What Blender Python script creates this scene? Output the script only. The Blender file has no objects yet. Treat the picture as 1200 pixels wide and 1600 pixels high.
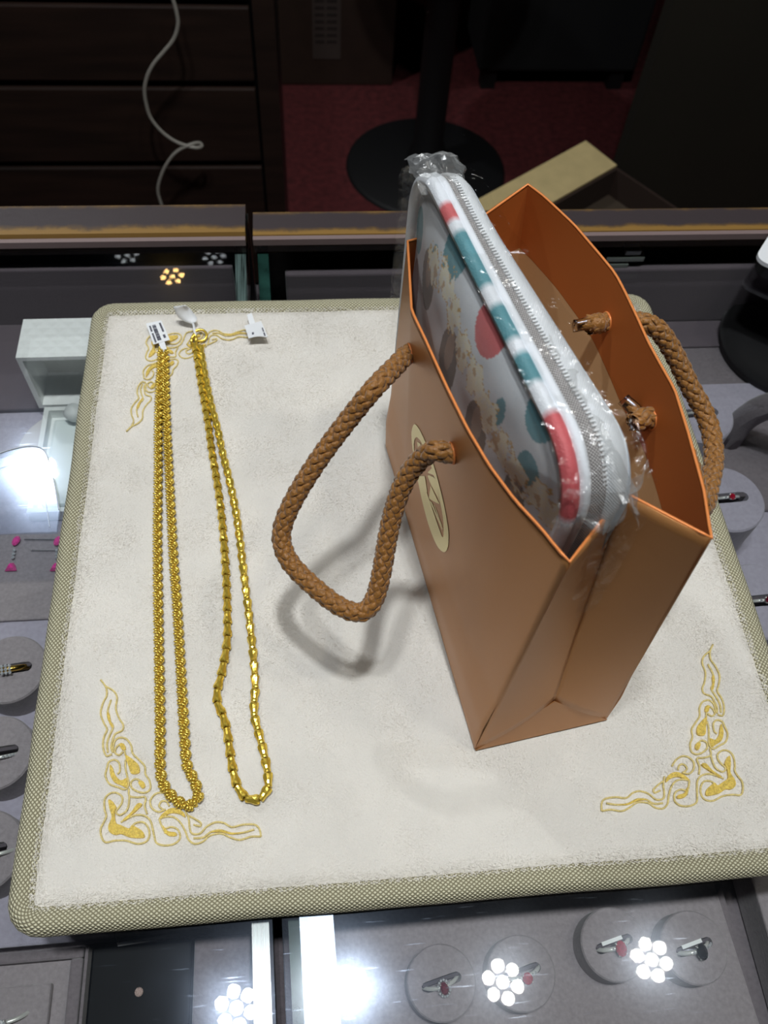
import bpy, math, random
import numpy as np
from mathutils import Vector, Matrix, Euler, noise
random.seed(7)
sc = bpy.context.scene
COL = sc.collection
PI = math.pi

# ---------------------------------------------------------------- camera
F_PX = 1294.0
CAM = Vector((0.1237, -0.0400, 0.3590))
AX_R = Vector((0.9953, -0.0816, 0.0529)).normalized()
AX_D = Vector((-0.0413, -0.8472, -0.5297)).normalized()
AX_F = AX_R.cross(AX_D).normalized()
AX_D = AX_F.cross(AX_R).normalized()
cd = bpy.data.cameras.new('camera')
cam = bpy.data.objects.new('camera', cd)
COL.objects.link(cam)
m = Matrix((( AX_R.x, -AX_D.x, -AX_F.x, CAM.x), (AX_R.y, -AX_D.y, -AX_F.y, CAM.y),
            (AX_R.z, -AX_D.z, -AX_F.z, CAM.z), (0, 0, 0, 1)))
cam.matrix_world = m
cd.sensor_fit = 'VERTICAL'
cd.sensor_height = 36.0
cd.sensor_width = 27.0
cd.lens = F_PX * 36.0 / 1600.0
cd.clip_start = 0.01
cd.clip_end = 30
cd.dof.use_dof = True
cd.dof.focus_distance = 0.36
cd.dof.aperture_fstop = 17.0
sc.camera = cam

# ---------------------------------------------------------------- world, exposure
w = bpy.data.worlds.new('world')
sc.world = w
w.use_nodes = True
w.node_tree.nodes['Background'].inputs[0].default_value = (0.6, 0.7, 1.0, 1)
w.node_tree.nodes['Background'].inputs[1].default_value = 0.01
sc.view_settings.view_transform = 'Standard'
sc.view_settings.look = 'None'
sc.view_settings.gamma = 1.0
sc.view_settings.use_curve_mapping = False
sc.view_settings.exposure = 0.0
LAMP_POWER = 1250.0        # radiance of the white LED lenses over the counter
try:
    sc.cycles.use_denoising = True
    sc.cycles.sample_clamp_indirect = 6.0
    sc.cycles.caustics_reflective = False
    sc.cycles.caustics_refractive = False
    sc.cycles.max_bounces = 10
    sc.cycles.transparent_max_bounces = 24
    sc.cycles.blur_glossy = 0.5
except Exception:
    pass


# ---------------------------------------------------------------- helpers
def ray(px, py):
    return (AX_R * ((px - 600) / F_PX) + AX_D * ((py - 800) / F_PX) + AX_F)


def at(px, py, z=0.0):
    """photo pixel -> point on the horizontal plane at height z"""
    d = ray(px, py)
    return CAM + d * ((z - CAM.z) / d.z)


def at_y(px, py, y):
    d = ray(px, py)
    return CAM + d * ((y - CAM.y) / d.y)


def at_plane(px, py, p0, n):
    d = ray(px, py)
    return CAM + d * ((p0 - CAM).dot(n) / d.dot(n))


def proj(P):
    q = P - CAM
    f = q.dot(AX_F)
    return 600 + F_PX * q.dot(AX_R) / f, 800 + F_PX * q.dot(AX_D) / f


def s2l(c):
    def f(v):
        v /= 255.0
        return v / 12.92 if v <= 0.04045 else ((v + 0.055) / 1.055) ** 2.4
    return tuple(f(v) for v in c) + (1.0,)


MATS = {}


def mat(name, rgb, rough=0.6, metal=0.0, bump=0.0, bscale=200.0, var=0.0, vscale=40.0, sheen=0.0,
        spec=0.5, coat=0.0, emit=None, estr=0.0, attr=None, bdist=0.001, stretch=None, alpha=None):
    if name in MATS:
        return MATS[name]
    M = bpy.data.materials.new(name)
    M.use_nodes = True
    nt = M.node_tree
    b = nt.nodes['Principled BSDF']
    c = s2l(rgb) if max(rgb) > 1.001 else tuple(rgb) + (1.0,)
    b.inputs['Base Color'].default_value = c
    b.inputs['Roughness'].default_value = rough
    b.inputs['Metallic'].default_value = metal
    b.inputs['Specular IOR Level'].default_value = spec
    b.inputs['Coat Weight'].default_value = coat
    b.inputs['Sheen Weight'].default_value = sheen
    if emit:
        b.inputs['Emission Color'].default_value = tuple(emit) + (1,)
        b.inputs['Emission Strength'].default_value = estr
    tc = nt.nodes.new('ShaderNodeTexCoord')
    src = tc.outputs['Object']
    if stretch:
        mp = nt.nodes.new('ShaderNodeMapping')
        mp.inputs['Scale'].default_value = stretch
        nt.links.new(src, mp.inputs['Vector'])
        src = mp.outputs['Vector']
    base = None
    if attr:
        at_ = nt.nodes.new('ShaderNodeAttribute')
        at_.attribute_name = attr
        base = at_.outputs['Color']
        nt.links.new(base, b.inputs['Base Color'])
    if var > 0:
        n = nt.nodes.new('ShaderNodeTexNoise')
        n.inputs['Scale'].default_value = vscale
        n.inputs['Detail'].default_value = 5
        nt.links.new(src, n.inputs['Vector'])
        mr = nt.nodes.new('ShaderNodeMapRange')
        mr.inputs['From Min'].default_value = 0.3
        mr.inputs['From Max'].default_value = 0.7
        mr.inputs['To Min'].default_value = 1 - var
        mr.inputs['To Max'].default_value = 1 + var
        nt.links.new(n.outputs['Fac'], mr.inputs['Value'])
        mx = nt.nodes.new('ShaderNodeVectorMath')
        mx.operation = 'SCALE'
        if base:
            nt.links.new(base, mx.inputs[0])
        else:
            mx.inputs[0].default_value = c[:3]
        nt.links.new(mr.outputs['Result'], mx.inputs['Scale'])
        nt.links.new(mx.outputs['Vector'], b.inputs['Base Color'])
    if bump > 0:
        n = nt.nodes.new('ShaderNodeTexNoise')
        n.inputs['Scale'].default_value = bscale
        n.inputs['Detail'].default_value = 4
        nt.links.new(src, n.inputs['Vector'])
        bp = nt.nodes.new('ShaderNodeBump')
        bp.inputs['Strength'].default_value = bump
        bp.inputs['Distance'].default_value = bdist
        nt.links.new(n.outputs['Fac'], bp.inputs['Height'])
        nt.links.new(bp.outputs['Normal'], b.inputs['Normal'])
    MATS[name] = M
    return M


def weave_mat(name, dark, light, pu, pv, rough=0.5, bump=0.6, diag=False, sheen=0.0, metal=0.0):
    """woven thread relief on a tube or strip whose UVs are in metres"""
    if name in MATS:
        return MATS[name]
    M = bpy.data.materials.new(name)
    M.use_nodes = True
    nt = M.node_tree
    b = nt.nodes['Principled BSDF']
    b.inputs['Roughness'].default_value = rough
    b.inputs['Sheen Weight'].default_value = sheen
    b.inputs['Metallic'].default_value = metal
    uv = nt.nodes.new('ShaderNodeTexCoord')
    sp = nt.nodes.new('ShaderNodeSeparateXYZ')
    nt.links.new(uv.outputs['UV'], sp.inputs[0])

    def math_(op, a, bb=None):
        n = nt.nodes.new('ShaderNodeMath')
        n.operation = op
        for i, v in enumerate((a, bb)):
            if v is None:
                continue
            if isinstance(v, (int, float)):
                n.inputs[i].default_value = v
            else:
                nt.links.new(v, n.inputs[i])
        return n.outputs[0]
    u, v = sp.outputs[0], sp.outputs[1]
    wob = nt.nodes.new('ShaderNodeTexNoise')
    wob.inputs['Scale'].default_value = 120
    nt.links.new(uv.outputs['Object'], wob.inputs['Vector'])
    if diag:
        a = math_('ADD', math_('MULTIPLY', u, PI / pu), math_('MULTIPLY', v, PI / pv))
        c = math_('SUBTRACT', math_('MULTIPLY', u, PI / pu), math_('MULTIPLY', v, PI / pv))
    else:
        a = math_('MULTIPLY', u, PI / pu)
        c = math_('MULTIPLY', v, PI / pv)
    a = math_('ADD', a, math_('MULTIPLY', wob.outputs['Fac'], 2.0))
    h = math_('MULTIPLY', math_('SINE', a), math_('SINE', c))
    h = math_('ABSOLUTE', h)
    rp = nt.nodes.new('ShaderNodeValToRGB')
    rp.color_ramp.elements[0].position = 0.1
    rp.color_ramp.elements[0].color = s2l(dark)
    rp.color_ramp.elements[1].position = 0.75
    rp.color_ramp.elements[1].color = s2l(light)
    nt.links.new(h, rp.inputs[0])
    nt.links.new(rp.outputs[0], b.inputs['Base Color'])
    bp = nt.nodes.new('ShaderNodeBump')
    bp.inputs['Strength'].default_value = bump
    bp.inputs['Distance'].default_value = 0.0006
    nt.links.new(h, bp.inputs['Height'])
    nt.links.new(bp.outputs['Normal'], b.inputs['Normal'])
    MATS[name] = M
    return M


def clear_mat(name, tint=(1, 1, 1), haze=0.0, haze_rough=0.25, rough=0.0, fres=1.5, gmul=1.0, bump=0.0, bscale=60,
              milky=0.0, bdist=0.002):
    """thin clear sheet: see-through with Fresnel reflection, optional scratch haze and crumple relief"""
    M = bpy.data.materials.new(name)
    M.use_nodes = True
    nt = M.node_tree
    for n in list(nt.nodes):
        nt.nodes.remove(n)
    out = nt.nodes.new('ShaderNodeOutputMaterial')
    tr = nt.nodes.new('ShaderNodeBsdfTransparent')
    tr.inputs[0].default_value = tuple(tint) + (1,)
    gl = nt.nodes.new('ShaderNodeBsdfGlossy')
    gl.inputs['Roughness'].default_value = rough
    fr = nt.nodes.new('ShaderNodeFresnel')
    fr.inputs['IOR'].default_value = fres
    mul = nt.nodes.new('ShaderNodeMath')
    mul.operation = 'MULTIPLY'
    mul.use_clamp = True
    mul.inputs[1].default_value = gmul
    nt.links.new(fr.outputs[0], mul.inputs[0])
    mx = nt.nodes.new('ShaderNodeMixShader')
    nt.links.new(mul.outputs[0], mx.inputs[0])
    nt.links.new(tr.outputs[0], mx.inputs[1])
    nt.links.new(gl.outputs[0], mx.inputs[2])
    last = mx
    tc = nt.nodes.new('ShaderNodeTexCoord')
    if bump > 0:
        n = nt.nodes.new('ShaderNodeTexNoise')
        n.inputs['Scale'].default_value = bscale
        n.inputs['Detail'].default_value = 3
        n.inputs['Distortion'].default_value = 0.8
        nt.links.new(tc.outputs['Object'], n.inputs['Vector'])
        bp = nt.nodes.new('ShaderNodeBump')
        bp.inputs['Strength'].default_value = bump
        bp.inputs['Distance'].default_value = bdist
        nt.links.new(n.outputs['Fac'], bp.inputs['Height'])
        nt.links.new(bp.outputs['Normal'], gl.inputs['Normal'])
        nt.links.new(bp.outputs['Normal'], fr.inputs['Normal'])
    if haze > 0:
        g2 = nt.nodes.new('ShaderNodeBsdfGlossy')
        g2.inputs['Roughness'].default_value = haze_rough
        g2.inputs['Color'].default_value = (0.66, 0.78, 1, 1)
        n = nt.nodes.new('ShaderNodeTexNoise')
        n.inputs['Scale'].default_value = 22
        n.inputs['Detail'].default_value = 8
        nt.links.new(tc.outputs['Object'], n.inputs['Vector'])
        # fine straight scratches
        mp = nt.nodes.new('ShaderNodeMapping')
        mp.inputs['Rotation'].default_value = (0, 0, 0.5)
        mp.inputs['Scale'].default_value = (60, 900, 1)
        nt.links.new(tc.outputs['Object'], mp.inputs['Vector'])
        n2 = nt.nodes.new('ShaderNodeTexNoise')
        n2.inputs['Scale'].default_value = 1.0
        n2.inputs['Detail'].default_value = 2
        nt.links.new(mp.outputs[0], n2.inputs['Vector'])
        r2 = nt.nodes.new('ShaderNodeMapRange')
        r2.inputs['From Min'].default_value = 0.66
        r2.inputs['From Max'].default_value = 0.75
        r2.inputs['To Min'].default_value = 0.0
        r2.inputs['To Max'].default_value = haze * 4
        nt.links.new(n2.outputs['Fac'], r2.inputs['Value'])
        mr = nt.nodes.new('ShaderNodeMapRange')
        mr.inputs['From Min'].default_value = 0.35
        mr.inputs['From Max'].default_value = 0.7
        mr.inputs['To Min'].default_value = haze * 0.5
        mr.inputs['To Max'].default_value = haze * 1.6
        nt.links.new(n.outputs['Fac'], mr.inputs['Value'])
        ad = nt.nodes.new('ShaderNodeMath')
        ad.operation = 'ADD'
        ad.use_clamp = True
        nt.links.new(mr.outputs[0], ad.inputs[0])
        nt.links.new(r2.outputs[0], ad.inputs[1])
        m2 = nt.nodes.new('ShaderNodeMixShader')
        nt.links.new(ad.outputs[0], m2.inputs[0])
        nt.links.new(last.outputs[0], m2.inputs[1])
        nt.links.new(g2.outputs[0], m2.inputs[2])
        last = m2
    if milky > 0:
        df = nt.nodes.new('ShaderNodeBsdfDiffuse')
        df.inputs[0].default_value = (0.8, 0.85, 0.85, 1)
        m3 = nt.nodes.new('ShaderNodeMixShader')
        m3.inputs[0].default_value = milky
        nt.links.new(last.outputs[0], m3.inputs[1])
        nt.links.new(df.outputs[0], m3.inputs[2])
        last = m3
    nt.links.new(last.outputs[0], out.inputs[0])
    MATS[name] = M
    return M


ORIGIN = {}


class MB:
    """collects faces in world space and links them as one mesh object"""
    def __init__(self):
        self.v, self.f, self.uv, self.c, self.mi = [], [], [], [], []

    def add(self, vs, fs, uvs=None, cols=None, mi=0):
        o = len(self.v)
        self.v += [tuple(p) for p in vs]
        self.uv += [tuple(p) for p in uvs] if uvs is not None else [(0, 0)] * len(vs)
        self.c += [tuple(p) for p in cols] if cols is not None else [(1, 1, 1, 1)] * len(vs)
        self.f += [tuple(o + i for i in q) for q in fs]
        self.mi += [mi] * len(fs)
        return self

    def box(self, x0, x1, y0, y1, z0, z1, M=None, mi=0):
        vs = [Vector((x, y, z)) for x in (x0, x1) for y in (y0, y1) for z in (z0, z1)]
        if M is not None:
            vs = [M @ p for p in vs]
        return self.add(vs, [(0, 1, 3, 2), (4, 6, 7, 5), (0, 4, 5, 1), (2, 3, 7, 6), (0, 2, 6, 4), (1, 5, 7, 3)], mi=mi)

    def prism(self, poly, z0, z1, M=None, mi_side=0, mi_cap=0):
        n = len(poly)
        vs = [Vector((p[0], p[1], z0)) for p in poly] + [Vector((p[0], p[1], z1)) for p in poly]
        if M is not None:
            vs = [M @ p for p in vs]
        self.add(vs, [(i, (i + 1) % n, n + (i + 1) % n, n + i) for i in range(n)], mi=mi_side)
        self.add(vs, [tuple(range(n))[::-1], tuple(range(n, 2 * n))], mi=mi_cap)
        return self

    def lathe(self, prof, n=24, M=None, flip=False):
        """prof: list of (r, z)"""
        vs, fs = [], []
        for r, z in prof:
            for k in range(n):
                a = 2 * PI * k / n
                vs.append(Vector((r * math.cos(a), r * math.sin(a), z)))
        if M is not None:
            vs = [M @ p for p in vs]
        for i in range(len(prof) - 1):
            for k in range(n):
                q = (i * n + k, i * n + (k + 1) % n, (i + 1) * n + (k + 1) % n, (i + 1) * n + k)
                fs.append(q)
        return self.add(vs, fs)

    def torus(self, R, r, nu=16, nv=6, M=None, sx=1.0):
        vs, fs = [], []
        for i in range(nu):
            a = 2 * PI * i / nu
            for j in range(nv):
                b = 2 * PI * j / nv
                vs.append(Vector(((R + r * math.cos(b)) * math.cos(a) * sx, (R + r * math.cos(b)) * math.sin(a), r * math.sin(b))))
        if M is not None:
            vs = [M @ p for p in vs]
        for i in range(nu):
            for j in range(nv):
                fs.append((i * nv + j, ((i + 1) % nu) * nv + j, ((i + 1) % nu) * nv + (j + 1) % nv, i * nv + (j + 1) % nv))
        return self.add(vs, fs)

    def tube(self, pts, r, n=8, closed=False, up=Vector((0, 0, 1)), caps=True, flat=1.0, rfun=None, cols=None):
        pts = [Vector(p) for p in pts]
        N = len(pts)
        vs, fs, uvs, cc = [], [], [], []
        fr = frames(pts, closed, up)
        s = 0.0
        for i, p in enumerate(pts):
            if i:
                s += (p - pts[i - 1]).length
            T, A, B = fr[i]
            rr = r if rfun is None else rfun(i / (N - 1))
            for k in range(n + 1):
                a = 2 * PI * k / n + PI
                vs.append(p + A * (math.cos(a) * rr) + B * (math.sin(a) * rr * flat))
                uvs.append((s, k / n * 2 * PI * r))
                if cols:
                    cc.append(cols[i])
        L = N if closed else N - 1
        q = n + 1
        for i in range(L):
            for k in range(n):
                fs.append((i * q + k, i * q + k + 1, ((i + 1) % N) * q + k + 1, ((i + 1) % N) * q + k))
        if caps and not closed:
            fs.append(tuple(range(n))[::-1])
            fs.append(tuple((N - 1) * q + k for k in range(n)))
        return self.add(vs, fs, uvs, cc if cols else None)

    def sheet(self, P, nu, nv, col=None, both=False):
        """P(u,v)->Vector on a grid"""
        vs, uvs, cc, fs = [], [], [], []
        for j in range(nv + 1):
            for i in range(nu + 1):
                u, v = i / nu, j / nv
                vs.append(P(u, v))
                uvs.append((u, v))
                if col:
                    cc.append(col(u, v))
        for j in range(nv):
            for i in range(nu):
                a = j * (nu + 1) + i
                fs.append((a, a + 1, a + nu + 2, a + nu + 1))
        return self.add(vs, fs, uvs, cc if col else None)

    def build(self, name, mats, parent=None, smooth=False, solid=0.0, bevel=0.0, kind=None, sub=0):
        if not isinstance(mats, (list, tuple)):
            mats = [mats]
        org = ORIGIN.get(parent.name, Vector((0, 0, 0))) if parent else Vector((0, 0, 0))
        me = bpy.data.meshes.new(name)
        me.from_pydata([tuple(Vector(p) - org) for p in self.v], [], self.f)
        for M in mats:
            me.materials.append(M)
        if any(self.mi):
            me.polygons.foreach_set('material_index', self.mi)
        ul = me.uv_layers.new(name='UVMap')
        li = np.zeros(len(me.loops), dtype=np.int32)
        me.loops.foreach_get('vertex_index', li)
        ul.data.foreach_set('uv', np.array(self.uv, dtype=np.float32)[li].ravel())
        if any(c != (1, 1, 1, 1) for c in self.c):
            ca = me.color_attributes.new('tone', 'FLOAT_COLOR', 'POINT')
            ca.data.foreach_set('color', np.array(self.c, dtype=np.float32).ravel())
        if smooth:
            me.polygons.foreach_set('use_smooth', [True] * len(me.polygons))
        me.validate()
        o = bpy.data.objects.new(name, me)
        COL.objects.link(o)
        ORIGIN[o.name] = org
        if parent:
            o.parent = parent
        if solid:
            md = o.modifiers.new('paper', 'SOLIDIFY')
            md.thickness = solid
            md.offset = 0
        if bevel:
            md = o.modifiers.new('edge', 'BEVEL')
            md.width = bevel
            md.segments = 2
            md.limit_method = 'ANGLE'
        if sub:
            md = o.modifiers.new('sub', 'SUBSURF')
            md.levels = md.render_levels = sub
        if kind:
            o['kind'] = kind
        return o


def frames(pts, closed=False, up=Vector((0, 0, 1))):
    N = len(pts)
    res = []
    A = None
    for i in range(N):
        if closed:
            T = pts[(i + 1) % N] - pts[i - 1]
        else:
            T = pts[min(i + 1, N - 1)] - pts[max(i - 1, 0)]
        T = T.normalized()
        if A is None:
            A = up - T * up.dot(T)
            if A.length < 1e-4:
                A = Vector((1, 0, 0)) - T * T.x
        else:
            A = A - T * A.dot(T)
        A = A.normalized()
        B = T.cross(A)
        res.append((T, A.copy(), B))
    return res


def spline(pts, n, closed=False):
    """Catmull-Rom, resampled to n points at equal arc length"""
    P = [Vector(p) for p in pts]
    N = len(P)
    dense = []
    segs = N if closed else N - 1
    for i in range(segs):
        p0 = P[(i - 1) % N] if closed or i > 0 else P[0] * 2 - P[1]
        p1, p2 = P[i], P[(i + 1) % N]
        p3 = P[(i + 2) % N] if closed or i + 2 < N else P[-1] * 2 - P[-2]
        for k in range(16):
            t = k / 16
            dense.append(0.5 * ((2 * p1) + (p2 - p0) * t + (2 * p0 - 5 * p1 + 4 * p2 - p3) * t * t + (3 * p1 - p0 - 3 * p2 + p3) * t ** 3))
    dense.append(P[0] if closed else P[-1])
    return resample(dense, n, closed)


def resample(d, n, closed=False):
    d = [Vector(p) for p in d]
    cum = [0.0]
    for i in range(1, len(d)):
        cum.append(cum[-1] + (d[i] - d[i - 1]).length)
    out = []
    j = 0
    for k in range(n):
        s = cum[-1] * k / (n if closed else n - 1)
        while j < len(d) - 2 and cum[j + 1] < s:
            j += 1
        L = cum[j + 1] - cum[j]
        t = (s - cum[j]) / L if L > 1e-12 else 0
        out.append(d[j].lerp(d[j + 1], min(1, max(0, t))))
    return out


def length(d):
    return sum((d[i] - d[i - 1]).length for i in range(1, len(d)))


def tag(o, label=None, cat=None, group=None, kind=None):
    if label:
        o['label'] = label
    if cat:
        o['category'] = cat
    if group:
        o['group'] = group
    if kind:
        o['kind'] = kind
    return o


def thing(name, label, cat, loc=(0, 0, 0), group=None):
    o = bpy.data.objects.new(name, None)
    o.empty_display_size = 0.01
    COL.objects.link(o)
    o.location = loc
    ORIGIN[o.name] = Vector(loc)
    return tag(o, label, cat, group)


def struct(o, label=None):
    o['kind'] = 'structure'
    if label:
        o['label'] = label
    return o


def dup(root, loc, rotz=0.0, label=None, scale=None):
    r = root.copy()
    COL.objects.link(r)
    r.location = loc
    r.rotation_euler = (0, 0, rotz)
    if label:
        r['label'] = label
    for ch in list(root.children):
        c = ch.copy()
        COL.objects.link(c)
        c.parent = r
        for g in list(ch.children):
            d = g.copy()
            COL.objects.link(d)
            d.parent = c
    return r


def inpoly(x, y, P):
    c = False
    j = len(P) - 1
    for i in range(len(P)):
        if (P[i][1] > y) != (P[j][1] > y) and x < (P[j][0] - P[i][0]) * (y - P[i][1]) / (P[j][1] - P[i][1]) + P[i][0]:
            c = not c
        j = i
    return c


# ---------------------------------------------------------------- room shell
ZF, ZC, ZG = -0.95, 1.605, -0.0105
GT = 0.008                                   # glass thickness
m_wall = mat('dark_wall_paint', (34, 30, 28), 0.8, var=0.2, vscale=3)
m_ceil = mat('dark_ceiling_paint', (40, 38, 36), 0.9)
m_carpet = mat('red_carpet', (94, 36, 38), 0.95, bump=0.5, bscale=300, var=0.35, vscale=60)
struct(MB().box(-2.6, 2.8, -1.8, 3.6, ZF - 0.05, ZF).build('floor', m_carpet))
struct(MB().box(-2.6, 2.8, -1.8, 3.6, ZC, ZC + 0.05).build('ceiling', m_ceil))
struct(MB().box(-2.65, -2.6, -1.8, 3.6, ZF, ZC).build('wall_left', m_wall))
struct(MB().box(2.8, 2.85, -1.8, 3.6, ZF, ZC).build('wall_right', m_wall))
struct(MB().box(-2.6, 2.8, 3.6, 3.65, ZF, ZC).build('wall_back', m_wall))
struct(MB().box(-2.6, 2.8, -1.85, -1.8, ZF, ZC).build('wall_front', m_wall))

# ---------------------------------------------------------------- ceiling lamps (seven LED lenses each)
m_can = mat('lamp_housing', (60, 60, 62), 0.5)


def led_mat(name, col, power):
    return mat(name, (0.9, 0.9, 0.9), 0.4, emit=col, estr=power)


led_w = led_mat('led_cool_white', (0.93, 0.97, 1.0), LAMP_POWER)
led_f = led_mat('led_soft_white', (1.0, 0.97, 0.88), LAMP_POWER * 0.19)
led_g = led_mat('led_glare_white', (0.93, 0.97, 1.0), LAMP_POWER * 0.75)
led_s = led_mat('led_side_white', (0.93, 0.97, 1.0), LAMP_POWER * 0.46)
led_a = led_mat('led_amber', (1.0, 0.60, 0.2), 48.0)
led_d = led_mat('led_dim_white', (0.9, 0.96, 1.0), 5.0)


def lamp(x, y, material, label, spin=-0.32, r=0.0118, pitch=0.031):
    t = thing('ceiling_lamp', label, 'lamp', (x, y, ZC), group='seven lens ceiling lamps')
    MB().lathe([(0.0, -0.012), (0.052, -0.012), (0.056, -0.008), (0.058, 0.0)], 24, Matrix.Translation((x, y, ZC))).build('housing', m_can, t)
    for k in range(7):
        a = spin + (k - 1) * PI / 3
        px, py = (x, y) if k == 0 else (x + pitch * math.cos(a), y + pitch * math.sin(a))
        MB().add([(px + r * math.cos(2 * PI * j / 10), py - r * math.sin(2 * PI * j / 10), ZC - 0.0135) for j in range(10)],
                 [tuple(range(10))]).build('led_lens', material, t)
    return t


lamp(-0.068, 0.014, led_s, 'white ceiling lamp above the left counter, mirrored left of the glass gap')
lamp(0.161, 0.030, led_w, 'white ceiling lamp mirrored just right of the glass gap as a big glare')
lamp(0.483, 0.016, led_f, 'ceiling lamp mirrored as seven dots beside the second ruby ring')
lamp(0.809, 0.032, led_f, 'ceiling lamp mirrored as seven dots between the third and fourth rings')
lamp(-0.632, 1.374, led_g, 'white ceiling lamp mirrored as a glare in the clear plastic plate')
lamp(-0.306, 2.147, led_a, 'amber ceiling lamp mirrored near the back rail of the left counter', 0.2, 0.0088)
lamp(-0.462, 2.254, led_d, 'dim ceiling lamp mirrored left of the amber one', 0.2, 0.0088)
lamp(-0.170, 2.238, led_d, 'dim ceiling lamp mirrored right of the amber one', 0.2, 0.0088)

# ---------------------------------------------------------------- showcases
m_glass = clear_mat('scratched_glass', (0.975, 0.985, 0.98), haze=0.012, haze_rough=0.13)
m_glass_in = clear_mat('glass_underside', (0.98, 0.99, 0.985), gmul=0.15)
m_edge = mat('green_glass_edge', (36, 66, 60), 0.08, spec=0.9, var=0.5, vscale=80)
m_edge_l = mat('pale_glass_edge', (90, 106, 104), 0.2, var=0.95, vscale=60, stretch=(14, 0.5, 1), spec=0.9)  # pale streaks put the glare of the left pane into its edge colour
m_velvet = mat('grey_velvet', (152, 144, 148), 0.95, bump=0.4, bscale=900, var=0.12, vscale=500, sheen=0.4)
m_velvet_d = mat('dark_grey_velvet', (122, 114, 119), 0.95, bump=0.4, bscale=900, var=0.12, vscale=500, sheen=0.3)
m_lav = mat('lavender_velvet', (170, 165, 180), 0.95, bump=0.3, bscale=900, var=0.08, vscale=400, sheen=0.4)
m_mauve = mat('mauve_velvet', (100, 90, 97), 0.95, bump=0.3, bscale=900, sheen=0.3)
m_dark = mat('black_lacquer', (14, 13, 14), 0.35)
m_wood = mat('dark_wood', (34, 24, 20), 0.5, var=0.5, vscale=9, stretch=(1, 8, 8))


def rail_mat():
    M = bpy.data.materials.new('worn_gilt_rail')
    M.use_nodes = True
    nt = M.node_tree
    b = nt.nodes['Principled BSDF']
    tc = nt.nodes.new('ShaderNodeTexCoord')
    sp = nt.nodes.new('ShaderNodeSeparateXYZ')
    nt.links.new(tc.outputs['UV'], sp.inputs[0])
    n = nt.nodes.new('ShaderNodeTexNoise')
    n.inputs['Scale'].default_value = 38
    n.inputs['Detail'].default_value = 6
    n.inputs['Roughness'].default_value = 0.65
    nt.links.new(tc.outputs['Object'], n.inputs['Vector'])
    # distance to the two long edges, in UV v
    ab = nt.nodes.new('ShaderNodeMath'); ab.operation = 'SUBTRACT'; ab.inputs[1].default_value = 0.60
    nt.links.new(sp.outputs[1], ab.inputs[0])
    a2 = nt.nodes.new('ShaderNodeMath'); a2.operation = 'ABSOLUTE'
    nt.links.new(ab.outputs[0], a2.inputs[0])
    ad = nt.nodes.new('ShaderNodeMath'); ad.operation = 'ADD'
    n3 = nt.nodes.new('ShaderNodeMath'); n3.operation = 'MULTIPLY'; n3.inputs[1].default_value = 0.55
    nt.links.new(n.outputs['Fac'], n3.inputs[0])
    nt.links.new(a2.outputs[0], ad.inputs[0]); nt.links.new(n3.outputs[0], ad.inputs[1])
    rp = nt.nodes.new('ShaderNodeValToRGB')
    e = rp.color_ramp.elements
    e[0].position, e[0].color = 0.56, s2l((66, 58, 60))
    e[1].position, e[1].color = 0.76, s2l((146, 112, 58))
    k = e.new(0.655); k.color = s2l((96, 76, 54))
    nt.links.new(ad.outputs[0], rp.inputs[0])
    nt.links.new(rp.outputs[0], b.inputs['Base Color'])
    b.inputs['Roughness'].default_value = 0.42
    bp = nt.nodes.new('ShaderNodeBump'); bp.inputs['Strength'].default_value = 0.3; bp.inputs['Distance'].default_value = 0.001
    nt.links.new(n.outputs['Fac'], bp.inputs['Height']); nt.links.new(bp.outputs[0], b.inputs['Normal'])
    return M


m_rail = rail_mat()
m_lip = mat('mauve_lip', (136, 118, 116), 0.4)
m_resid = clear_mat('clear_tape', (0.95, 0.97, 0.98), haze=0.07, haze_rough=0.25, milky=0.03)
ZV = -0.090                                  # showcase floor


def gapx(y, side):
    x = 0.1035 - 0.0285 * y
    return x - 0.0019 if side < 0 else x + 0.0019


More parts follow.
